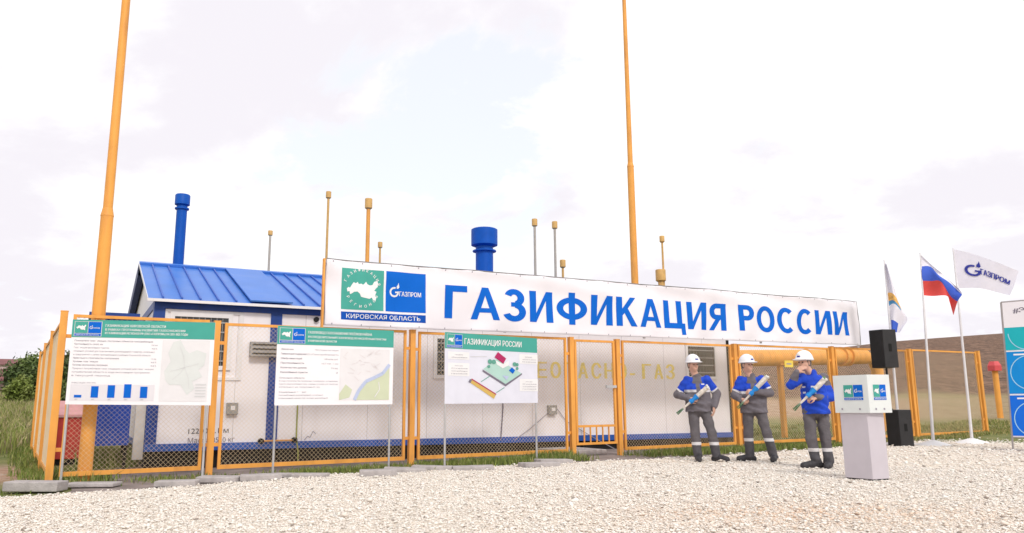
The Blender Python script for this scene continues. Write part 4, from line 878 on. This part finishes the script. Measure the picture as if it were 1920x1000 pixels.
# ------------------------------------------------------------------ people
class Vol:
    """a signed-distance volume of tapered limbs, meshed with surface nets into one continuous skin"""
    def __init__(s, lo, hi, h):
        s.lo = np.array(lo, float); s.h = h; s.n = np.ceil((np.array(hi)-s.lo)/h).astype(int)+1
        s.D = np.full(s.n, .2, np.float32); s.prims = []
    def field(s, pr, P):
        a, b_, ra, rb_, sc, yaw = pr; c_, q = math.cos(yaw), math.sin(yaw)
        def tr(X): return np.stack([(X[..., 0]*c_+X[..., 1]*q)/sc[0], (-X[..., 0]*q+X[..., 1]*c_)/sc[1], X[..., 2]/sc[2]], -1)
        p = tr(P-a); v = tr((b_-a)[None])[0]; L2 = max(float(v@v), 1e-9); t_ = np.clip(p@v/L2, 0, 1)
        return (np.linalg.norm(p-t_[..., None]*v, axis=-1)-(ra+(rb_-ra)*t_))*min(sc), t_
    def add(s, a, b_, ra, rb_=None, sc=(1, 1, 1), yaw=0., k=.03, cut=False, tagv=None):
        rb_ = ra if rb_ is None else rb_; a = np.array(a, float); b_ = np.array(b_, float); pr = (a, b_, ra, rb_, sc, yaw)
        pad = max(ra, rb_)*max(sc)+k+s.h*2
        i0 = np.maximum(np.floor((np.minimum(a, b_)-pad-s.lo)/s.h).astype(int), 0); i1 = np.minimum(np.ceil((np.maximum(a, b_)+pad-s.lo)/s.h).astype(int)+1, s.n)
        if (i1 <= i0).any(): return
        G_ = np.stack(np.meshgrid(*[s.lo[j]+s.h*np.arange(i0[j], i1[j]) for j in range(3)], indexing='ij'), -1)
        d = s.field(pr, G_)[0]; sl_ = tuple(slice(i0[j], i1[j]) for j in range(3)); D = s.D[sl_]
        if cut: hh = np.clip(.5-.5*(D+d)/k, 0, 1); s.D[sl_] = D+(-d-D)*hh+k*hh*(1-hh)
        else:
            hh = np.clip(.5+.5*(D-d)/k, 0, 1); s.D[sl_] = D*(1-hh)+d*hh-k*hh*(1-hh); s.prims.append((pr, tagv))
    def grid(s): return np.stack(np.meshgrid(*[s.lo[j]+s.h*np.arange(s.n[j]) for j in range(3)], indexing='ij'), -1)
    def clip(s, z, above=True):
        zz = s.lo[2]+s.h*np.arange(s.n[2]); s.D = np.maximum(s.D, ((z-zz) if above else (zz-z))[None, None, :].astype(np.float32))
    def wrinkle(s, amp, fr):
        G_ = s.grid(); x, y, z = G_[..., 0], G_[..., 1], G_[..., 2]
        a = np.sin(z*fr+7*x+3*np.sin(y*13+z*9))*np.sin(x*21-y*17+z*6); b_ = np.abs(np.sin(z*fr*.55-11*x+6*y+2*np.sin(x*9+z*7)))
        s.D += (amp*a+amp*1.1*(b_-.6)).astype(np.float32)
    def mesh(s):
        D = s.D; neg = D < 0; n = s.n
        corners = [(i, j, k) for i in (0, 1) for j in (0, 1) for k in (0, 1)]
        sh = lambda A, c_: A[c_[0]:n[0]-1+c_[0], c_[1]:n[1]-1+c_[1], c_[2]:n[2]-1+c_[2]]
        cnt = sum(sh(neg, c_).astype(np.int8) for c_ in corners); act = (cnt > 0) & (cnt < 8)
        idx = np.argwhere(act); ids = np.full(act.shape, -1, np.int64); ids[act] = np.arange(len(idx))
        acc = np.zeros((len(idx), 3)); wt = np.zeros(len(idx)); ax_, ay_, az_ = idx.T
        for c0 in corners:
            for ax in range(3):
                if c0[ax]: continue
                c1 = list(c0); c1[ax] = 1
                d0 = D[ax_+c0[0], ay_+c0[1], az_+c0[2]]; d1 = D[ax_+c1[0], ay_+c1[1], az_+c1[2]]; m_ = (d0 < 0) != (d1 < 0)
                t_ = np.where(m_, d0/np.where(m_, d0-d1, 1), 0); p = np.tile(np.array(c0, float), (len(idx), 1)); p[:, ax] += t_
                acc[m_] += p[m_]; wt[m_] += 1
        V_ = s.lo+s.h*(idx+acc/wt[:, None]); Q = []
        for ax in range(3):
            b1, b2 = [(1, 2), (2, 0), (0, 1)][ax]
            n0 = np.take(neg, range(n[ax]-1), ax); n1 = np.take(neg, range(1, n[ax]), ax); e = np.argwhere(n0 != n1)
            e = e[(e[:, b1] > 0) & (e[:, b2] > 0) & (e[:, b1] < n[b1]-1) & (e[:, b2] < n[b2]-1)]
            fl = n0[tuple(e.T)]
            def cell(o1, o2):
                q = e.copy(); q[:, b1] -= o1; q[:, b2] -= o2; return ids[tuple(q.T)]
            q = np.stack([cell(1, 1), cell(0, 1), cell(0, 0), cell(1, 0)], 1); q[~fl] = q[~fl][:, ::-1]; Q.append(q)
        return V_, np.concatenate(Q)
    def nearest(s, P):
        best = np.full(len(P), 9.); bi = np.zeros(len(P), int); bt_ = np.zeros(len(P))
        for i, (pr, tg) in enumerate(s.prims):
            d, t_ = s.field(pr, P); m_ = d < best; best[m_] = d[m_]; bi[m_] = i; bt_[m_] = t_[m_]
        return np.array([tg for _, tg in s.prims], object)[bi], bt_
    def build(s, name, fnw, mats, parent, color=None):
        V_, Q = s.mesh(); cen = V_[Q].mean(1); mi = None
        if color: tg, t_ = s.nearest(cen); mi = color(cen, tg, t_)
        X_, Y_, o_ = fnw; org = np.array(parent['_o'])
        Wv = o_+V_[:, :1]*X_+V_[:, 1:2]*Y_+V_[:, 2:]*np.array([0, 0, 1.])-org
        o = fast_mesh(name, Wv, Q, 4, mats, mi=mi); o.parent = parent; o['_o'] = tuple(org)
        o.data.polygons.foreach_set('use_smooth', [True]*len(Q)); return o
SKIN = mat('skin', (.62, .36, .27), .5, var=.06, vscale=25); HAIR = mat('grey_hair', (.16, .13, .12), .8, var=.3, vscale=60)
J_BLUE = mat('work_blue_cloth', (.012, .06, .50), .8, var=.15, vscale=9, bump=.8, bscale=16); J_GREY = mat('work_grey_cloth', (.145, .13, .147), .85, var=.18, vscale=9, bump=.8, bscale=16)
T_GREY = mat('trouser_grey_cloth', (.122, .11, .12), .85, var=.18, vscale=8, bump=.8, bscale=14); REFL = mat('reflective_band', (.68, .66, .68), .4, var=.05)
GAITER = mat('dark_gaiter_cloth', (.085, .08, .09), .85, var=.2, vscale=12)
BOOT = mat('boot_leather', (.045, .042, .048), .6, var=.3, vscale=20); HELM = mat('white_helmet_shell', (.82, .81, .83), .25, var=.02)
EYE = mat('eye_dark', (.03, .02, .02), .2)
def vv(*a): return np.array(a, float)
def hand(Vm, w_, d, n_, curl, side):
    d = vv(*d); d /= np.linalg.norm(d); n_ = vv(*n_); n_ -= d*(n_@d); n_ /= np.linalg.norm(n_); t_ = np.cross(d, n_)*side
    w_ = vv(*w_)
    for i in range(4):
        kx = w_+d*(.088-.006*abs(i-1.3))+t_*((i-1.5)*.021); Vm.add(w_+t_*((i-1.5)*.012), kx, .019, .014, k=.012)
        L_ = (.042, .048, .045, .034)[i]; p = kx; c_ = curl*.8
        for j in range(3):
            dd = d*math.cos(c_)+n_*math.sin(c_); q = p+dd*L_*(1, .75, .6)[j]; Vm.add(p, q, .0105-.001*j, .0098-.001*j, k=.004); p = q; c_ += curl*.8
    b0 = w_+d*.03-t_*.03; p1 = b0+(d*.6-t_*.6+n_*.4)*.045; Vm.add(w_, b0, .02, .016, k=.012); Vm.add(b0, p1, .015, .012, k=.006); Vm.add(p1, p1+(d*.8+n_*.7-t_*.1)*.032, .0115, .0095, k=.005)
def person(base, label, J, head, face, hy, sh, el, wr_, hd, hip, knee, ank, toe, yaw, jc, extra=None):
    """J etc. are joints in metres: x to the right as seen, y away from the viewer, z up"""
    ax, ay = frame_of(base); o = thing('person', label, 'person', base); fw = (np.array(ax), np.array(ay), np.array(base, float))
    hd_ = lambda x, y, z: vv(head[0]+x*math.cos(hy)-y*math.sin(hy), head[1]+x*math.sin(hy)+y*math.cos(hy), head[2]+z)   # head frame: -y is forward
    neck = vv(J[0], J[1], sh[0][2]+.062)
    # --- body
    B = Vol((-.62, -.5, -.02), (.62, .5, 1.86), .0075)
    B.add(hd_(0, .012, .02), hd_(0, .012, .02), .1, sc=(.76, .94, 1.12), yaw=hy, k=.02)
    B.add(hd_(0, -.030, -.055), hd_(0, -.045, -.075), .058, .043, sc=(.95, 1, 1), yaw=hy, k=.035)
    B.add(hd_(-.03, -.045, -.02), hd_(-.025, -.07, -.045), .034, .024, k=.03); B.add(hd_(.03, -.045, -.02), hd_(.025, -.07, -.045), .034, .024, k=.03)
    B.add(hd_(0, -.085, .005), hd_(0, -.112, -.028), .010, .0135, k=.012); B.add(hd_(-.014, -.092, -.032), hd_(.014, -.092, -.032), .009, k=.008)
    B.add(hd_(-.04, -.078, .022), hd_(.04, -.078, .022), .012, k=.015)
    B.add(hd_(-.02, -.086, -.062), hd_(.02, -.086, -.062), .0085, k=.008); B.add(hd_(-.017, -.086, -.073), hd_(.017, -.086, -.073), .008, k=.006)
    for e in (-1, 1):
        B.add(hd_(e*.032, -.098, .005), hd_(e*.034, -.098, .005), .013, k=.012, cut=True)
        B.add(hd_(e*.077, .005, .012), hd_(e*.074, .01, -.025), .017, .011, sc=(.6, 1, 1), yaw=hy, k=.008)
    B.add(hd_(0, .015, -.07), neck-vv(0, 0, .03), .054, .06, k=.03)
    B.add(vv(J[0], J[1], sh[0][2]-.12), vv(hip[0][0]/2+hip[1][0]/2, J[1], hip[0][2]+.05), .11, .12, sc=(1, .62, 1), yaw=yaw, k=.05)
    for i in (0, 1):
        B.add(sh[i], el[i], .05, .042, k=.03); B.add(el[i], wr_[i], .042, .028, k=.02)
        hand(B, wr_[i], hd[i][0], hd[i][1], hd[i][2], 1 if i == 0 else -1)
        B.add(hip[i], knee[i], .075, .055, k=.03); B.add(knee[i], ank[i], .052, .036, k=.02); B.add(ank[i]-vv(0, 0, .03), toe[i], .034, .03, k=.02)
    B.build('body', fw, SKIN, o)
    for e in (-1, 1):
        E_ = Vol(hd_(e*.032, -.09, .005)-.025, hd_(e*.032, -.09, .005)+.025, .003); E_.add(hd_(e*.032, -.087, .005), hd_(e*.032, -.087, .005), .010, k=.002); E_.build('eye', fw, EYE, o)
    # --- hair below the helmet
    Hh = Vol(vv(*head)-.16, vv(*head)+.16, .006); Hh.add(hd_(0, .022, .025), hd_(0, .022, .01), .104, sc=(.78, .92, 1.05), yaw=hy, k=.01)
    Hh.add(hd_(0, -.105, -.02), hd_(0, -.095, -.06), .098, k=.01, cut=True); Hh.clip(head[2]-.055); Hh.clip(head[2]+.075, False); Hh.build('hair', fw, HAIR, o)
    # --- helmet
    Hm = Vol(vv(*head)-.24, vv(*head)+.26, .006); Hm.add(hd_(0, .0, .045), hd_(0, .0, .045), .137, sc=(.9, 1.04, 1.08), yaw=hy, k=.01); Hm.clip(head[2]+.036)
    Hm.add(hd_(0, -.008, .05), hd_(0, -.008, .05), .138, sc=(.93, 1.06, .075), yaw=hy, k=.012); Hm.add(hd_(-.03, -.125, .043), hd_(.03, -.125, .043), .045, sc=(1, 1, .2), yaw=hy, k=.02)
    Hm.add(hd_(0, -.11, .13), hd_(0, .11, .13), .03, sc=(1, 1, .9), k=.03); Hm.build('helmet', fw, [HELM, I_NAVY], o, lambda c_, tg, t_: np.where((np.abs((c_-hd_(0, 0, 0))@(hd_(1, 0, 0)-hd_(0, 0, 0))) < .028) & ((c_-hd_(0, 0, 0))@(hd_(0, -1, 0)-hd_(0, 0, 0)) > .09) & (np.abs(c_[:, 2]-head[2]-.092) < .012), 1, 0))
    # --- jacket
    Jk = Vol((-.62, -.5, .7), (.62, .5, 1.58), .0085); hz = jc['hem']; cxm = (hip[0][0]+hip[1][0])/2
    Jk.add(vv(cxm, hip[0][1], hz), vv(J[0], J[1], sh[0][2]-.14), .222, .2, sc=(1, .70, .4), yaw=yaw, k=.05, tagv='t')
    Jk.add(vv(*sh[0])-vv(-.03, 0, .02), vv(*sh[1])-vv(.03, 0, .02), .074, sc=(1, 1, .85), k=.06, tagv='t')
    Jk.add(neck-vv(0, 0, .09), neck+vv(0, 0, .0), .10, .066, k=.04, tagv='c')
    for i in (0, 1):
        w2 = vv(*el[i])+(vv(*wr_[i])-vv(*el[i]))*.97
        Jk.add(sh[i], el[i], .074, .066, k=.03, tagv='u%d' % i); Jk.add(el[i], w2, .068, .048, k=.02, tagv='f%d' % i)
    Jk.clip(hz); Jk.wrinkle(.006, 30)
    fwd = vv(math.sin(yaw), -math.cos(yaw), 0); rt = vv(math.cos(yaw), math.sin(yaw), 0)
    def cj(c_, tg, t_):
        mi = np.zeros(len(c_), int); tors = np.isin(tg, ['t', 'c']); f_ = (c_-vv(J[0], J[1], 0))@fwd; r_ = (c_-vv(J[0], J[1], 0))@rt; z = c_[:, 2]
        if jc['kind'] == 'a':
            bz = jc['band']; mi[tors & (z < bz)] = 1; mi[tors & (np.abs(z-bz+.015) < .021)] = 2
            mi[tors & (np.abs(r_) < .035) & (f_ > 0)] = 1; mi[tg == 'c'] = 1
            for i in '01':
                mi[(tg == 'f'+i)] = 1; mi[(tg == 'u'+i) & (t_ > .78)] = 1; mi[(tg == 'u'+i) & (t_ > .68) & (t_ <= .78)] = 2
            mi[tors & (f_ > .05) & (np.abs(r_-.09) < .028) & (np.abs(z-bz-.10) < .012)] = 2
        else:
            for i in '01': mi[(tg == 'f'+i) & (t_ > .42)] = 1
            mi[(tg == 'u1') & (t_ < .5)] = 1; mi[tors & (r_ > .115) & (z > sh[0][2]-.09)] = 1
            mi[tors & (f_ > .04) & (np.abs(np.abs(r_-.02)-.085) < .035) & ((np.abs(z-jc['band']) < .012) | (np.abs(z-jc['band']+.085) < .014))] = 2
        return mi
    Jk.build('jacket', fw, [J_BLUE, J_GREY, REFL], o, cj)
    # --- trousers and boots
    Tr = Vol((-.5, -.45, 0), (.5, .45, 1.02), .0085); Tr.add(vv(cxm, hip[0][1], hip[0][2]+.02), vv(cxm, hip[0][1], hip[0][2]+.1), .165, .165, sc=(1, .7, .6), yaw=yaw, k=.04, tagv='p')
    for i in (0, 1):
        Tr.add(hip[i], knee[i], .097, .078, sc=(1, 1, 1), k=.03, tagv='h'); Tr.add(knee[i], vv(*ank[i])-vv(0, 0, .02), .077, .073, k=.02, tagv='s%d' % i)
    Tr.clip(.075); Tr.wrinkle(.0055, 26)
    Tr.build('trousers', fw, [T_GREY, REFL, GAITER], o, lambda c_, tg, t_: np.where(np.abs(c_[:, 2]-jc['tb']) < .026, 1, np.where(c_[:, 2] < jc['tb'], 2, 0)))
    for i in (0, 1):
        Bt = Vol(np.minimum(ank[i], toe[i])-.16, np.maximum(ank[i], toe[i])+.18, .007); a = vv(*ank[i]); q = vv(*toe[i]); hl = a-(q-a)*vv(1, 1, 0)*.32; hl[2] = .05
        Bt.add(hl, q*vv(1, 1, 0)+vv(0, 0, .045), .047, .045, k=.02); Bt.add(a*vv(1, 1, 0)+vv(0, 0, .07), a*vv(1, 1, 0)+vv(0, 0, .17), .052, .055, k=.03); Bt.add(a*vv(1, 1, 0)+vv(0, 0, .09), q*vv(1, 1, 0)+vv(0, 0, .055), .05, .04, k=.03)
        Bt.clip(.0); Bt.build('boot', fw, BOOT, o)
    return o, fw
def bouquet(fw, a, c_, label):
    X_, Y_, o_ = fw; Wp = lambda p: Vector(o_+p[0]*X_+p[1]*Y_+p[2]*np.array([0, 0, 1.])); a, c_ = Wp(a), Wp(c_); d = c_-a
    o = thing('bouquet', label, 'bouquet', (a+c_)/2, 'wrapped bouquets held by the workers')
    rp = random.Random(len(label))
    q = d.normalized(); s_ = q.orthogonal().normalized(); t_ = q.cross(s_)
    mb = MB()
    for k in range(7):
        f_ = k*.9; e = (s_*math.cos(f_)+t_*math.sin(f_)); mb.tube([a-q*.05+e*.022, a+d*.18+e*.008], .005, 5)
    mb.build('stems', mat('stem_green', (.03, .13, .05), .6), o)
    mb = MB(); n_ = 22; prof = [(.03, .012), (.2, .016), (.4, .021), (.48, .027), (.62, .034), (.82, .038), (.94, .036)]
    vs = []
    for (u, r_) in prof: vs += [a+d*u+(s_*math.cos(6.283*k/n_)+t_*math.sin(6.283*k/n_))*r_*(1+.22*math.sin(5*k+u*9)*u)+q*(.03*math.sin(3*k)*u*u) for k in range(n_)]
    mb.add(vs, [(i*n_+k, i*n_+(k+1) % n_, (i+1)*n_+(k+1) % n_, (i+1)*n_+k) for i in range(len(prof)-1) for k in range(n_)]); mb.build('wrapping_paper', mat('cream_wrap', (.64, .58, .52), .6, var=.25, vscale=26), o, True)
    mb = MB(); mb.tube([a+d*.36, a+d*.43, a+d*.47, a+d*.55, a+d*.6], [.036, .042, .030, .044, .050], 11); mb.build('ribbon', mat('blue_ribbon', (.01, .22, .62), .4, var=.2, vscale=30), o, True)
    mb = MB()
    for k in range(13):
        r_ = .033*math.sqrt(rp.random()); f_ = rp.random()*6.28; p = a+d*(.92+.05*rp.random())+(s_*math.cos(f_)+t_*math.sin(f_))*r_
        mb.tube([p-q*.022, p-q*.012, p+q*.004, p+q*.016], [.006, .02, .022, .008], 8, rp.choice((0, 0, 0, 1)))
    mb.build('flowers', [mat('white_petals', (.78, .76, .72), .6), mat('leaf_green', (.10, .22, .06), .6)], o, True)
# first worker: left arm in pocket, bouquet across the body
p1, f1 = person((3.20, 13.13, 0), 'worker in white helmet with one hand in his pocket, standing before the cabin window', (-.05, 0, 0), (-.10, -.02, 1.615), 0, .55,
    [vv(-.205, 0, 1.365), vv(.115, .02, 1.365)], [vv(-.385, .03, 1.12), vv(.275, .07, 1.13)], [vv(-.18, -.19, 1.035), vv(.215, -.05, .90)],
    [((.8, -.5, -.05), (.3, .9, 0), 1.1), ((-.1, .1, -1), (-1, .3, 0), .4)],
    [vv(-.13, 0, .86), vv(.06, 0, .86)], [vv(-.12, -.03, .47), vv(.15, -.02, .47)], [vv(-.09, .0, .1), vv(.215, .0, .1)], [vv(-.08, -.19, .03), vv(.37, -.12, .03)], .12, dict(kind='a', hem=.83, band=1.19, tb=.30))
bouquet(f1, vv(-.36, -.27, .83), vv(.15, -.24, 1.26), 'bouquet held low by the worker with a hand in his pocket')
p2, f2 = person((4.08, 13.02, 0), 'worker in white helmet cradling a bouquet in both arms, in front of a fence post', (-.03, 0, 0), (-.085, -.02, 1.60), 0, .75,
    [vv(-.20, 0, 1.355), vv(.135, .02, 1.355)], [vv(-.32, -.02, 1.10), vv(.25, -.03, 1.13)], [vv(-.22, -.18, 1.02), vv(.0, -.25, 1.15)],
    [((.8, -.4, -.25), (.3, .9, .2), 1.1), ((-1, -.1, .05), (.1, .9, -.3), 1.0)],
    [vv(-.11, 0, .86), vv(.08, 0, .86)], [vv(-.13, -.02, .47), vv(.16, -.03, .47)], [vv(-.125, .0, .1), vv(.25, .0, .1)], [vv(-.30, -.08, .03), vv(.235, -.18, .03)], .15, dict(kind='a', hem=.80, band=1.16, tb=.36))
bouquet(f2, vv(-.24, -.29, .92), vv(.25, -.24, 1.42), 'bouquet held upright across the chest by the middle worker')
p3, f3 = person((4.55, 11.62, 0), 'worker in an all blue jacket holding his hand to his mouth beside the podium', (.0, 0, 0), (-.10, -.03, 1.565), 0, -.65,
    [vv(-.15, -.08, 1.34), vv(.145, .12, 1.34)], [vv(-.31, -.16, 1.23), vv(.23, .02, 1.05)], [vv(-.215, -.22, 1.43), vv(.02, -.22, 1.045)],
    [((.75, .1, .55), (.3, .8, -.4), .5), ((-.9, -.35, -.1), (.2, .7, -.6), 1.1)],
    [vv(-.09, -.02, .82), vv(.09, .03, .82)], [vv(-.09, -.06, .44), vv(.11, .0, .44)], [vv(-.04, .0, .1), vv(.13, .03, .1)], [vv(-.22, -.12, .03), vv(.10, -.17, .03)], -.72, dict(kind='b', hem=.80, band=1.20, tb=.275))
bouquet(f3, vv(-.26, -.34, .90), vv(.19, -.20, 1.33), 'bouquet held against his side by the worker in the all blue jacket')

# ------------------------------------------------------------------ far things
rp_ = Vector((17.69, 28.07, .28)); o = thing('marker_post', 'orange marker post with a red cap beyond the right end of the fence', 'post', rp_)
mb = MB(); mb.tube([rp_-ZZ*.1, rp_+ZZ*1.75], .10, 12); mb.build('post', ORANGE, o, True)
mb = MB(); mb.prism([(rp_.x+.25*math.cos(k*1.0472), rp_.y+.25*math.sin(k*1.0472)) for k in range(6)], rp_.z+1.72, rp_.z+1.9, poly2=None); mb.prism([(rp_.x+.25*math.cos(k*1.0472), rp_.y+.25*math.sin(k*1.0472)) for k in range(6)], rp_.z+1.901, rp_.z+2.06, poly2=[(rp_.x+.16*math.cos(k*1.0472), rp_.y+.16*math.sin(k*1.0472)) for k in range(6)])
mb.build('cap', mat('red_cap', (.62, .08, .09), .5), o)
def bush(x, y, wd, ht, nl, pal, label, name='bush', leaf=.11):
    z0 = float(terrain(np.array(x), np.array(y))); q = Vector((x, y, z0)); o = thing(name, label, 'bush', q); rg = np.random.default_rng(int(abs(x)*100))
    mb = MB()
    for k in range(6):
        a = rg.uniform(0, 6.28); e = Vector((math.cos(a)*wd*.3, math.sin(a)*wd*.3, ht*.62)); mb.tube([q, q+e*.5+Vector((0, 0, .1)), q+e], [.07, .045, .015], 6)
    mb.build('stem', mat('bark', (.10, .075, .055), .9), o)
    ncl = 46; c_ = rg.normal(0, 1, (ncl, 3)); c_ /= np.linalg.norm(c_, axis=1)[:, None]; c_ *= rg.uniform(.35, 1, (ncl, 1))**.5
    c_ = c_*np.array([wd/2, wd/2, ht*.46])*rg.uniform(.75, 1.0, (ncl, 1))+np.array([0, 0, ht*.5])
    ci = rg.integers(0, ncl, nl); p = c_[ci]+rg.normal(0, 1, (nl, 3))*wd*.085; k = p[:, 2] > .05; p = p[k]; ci = ci[k]; nl = len(p)
    u = rg.normal(0, 1, (nl, 3)); u /= np.linalg.norm(u, axis=1)[:, None]; v = np.cross(u, rg.normal(0, 1, (nl, 3))); v /= np.linalg.norm(v, axis=1)[:, None]
    s_ = leaf*rg.uniform(.6, 1.3, (nl, 1)); P = np.stack([p-u*s_, p+v*s_*.5, p+u*s_, p-v*s_*.5], 1)
    cols = np.array(pal)[rg.integers(0, len(pal), ncl)][ci]*rg.uniform(.7, 1.3, (nl, 1))
    co_ = fast_mesh('foliage', P.reshape(-1, 3), np.arange(nl*4).reshape(-1, 4), 4, mat('leaf', (1, 1, 1), .6, var=.1, attr='tint'), np.repeat(cols, 4, 0)); co_.parent = o
def at_px(px, r): 
    a = math.atan((px-960)/FPX/ math.cos(PITCH)); return r*math.sin(a), r*math.cos(a)
x, y = at_px(90, 46); bush(x, y, 2.5, 2.75, 11000, [(.085, .13, .035), (.12, .165, .045), (.065, .095, .03)], 'dark green bush in the field behind the left fence corner')
x, y = at_px(60, 44); bush(x, y, 1.1, 1.6, 4000, [(.16, .21, .04), (.20, .24, .06)], 'small light green shrub left of the dark bush', leaf=.09)
x, y = at_px(128, 48); bush(x, y, 2.6, 3.0, 7000, [(.075, .10, .035), (.10, .12, .04)], 'mid green bush half hidden behind the left fence posts')
def barn(px, r, wd, dp, hw, hr, wm, rm, label):
    x, y = at_px(px, r); z = float(terrain(np.array(x), np.array(y)))-.3; q = Vector((x, y, z)); ax, ay = frame_of(q); fn = loc(q, ax, ay); o = thing('barn', label, 'barn', q)
    mb = MB(); mb.box(fn, -wd/2, wd/2, 0, dp, 0, hw); mb.build('wall', wm, o)
    mb = MB(); e = .4; mb.add([fn(-wd/2-e, -e, hw), fn(wd/2+e, -e, hw), fn(wd/2+e, dp/2, hw+hr), fn(-wd/2-e, dp/2, hw+hr), fn(-wd/2-e, dp+e, hw), fn(wd/2+e, dp+e, hw)], [(0, 1, 2, 3), (3, 2, 5, 4), (0, 3, 4), (1, 5, 2), (0, 4, 5, 1)]); mb.build('roof', rm, o)
    mb = MB(); mb.box(fn, -wd*.1, wd*.1, -.06, -.003, .3, hw*.8); mb.build('door', mat('barn_door', (.12, .07, .06), .8), o)
RUST = mat('dark_red_roof', (.20, .075, .075), .7, var=.2, vscale=2)
barn(-10, 95, 6.5, 5, 1.5, 1.3, mat('barn_boards', (.16, .11, .10), .85, var=.3), RUST, 'low dark barn with a red roof at the far left')
barn(-30, 118, 11, 6, 3.6, .9, mat('pale_barn_wall', (.55, .42, .42), .8, var=.2), RUST, 'longer pale barn with a dark red roof behind the low one')
for ob in bpy.data.objects:
    if '_o' in ob: del ob['_o']
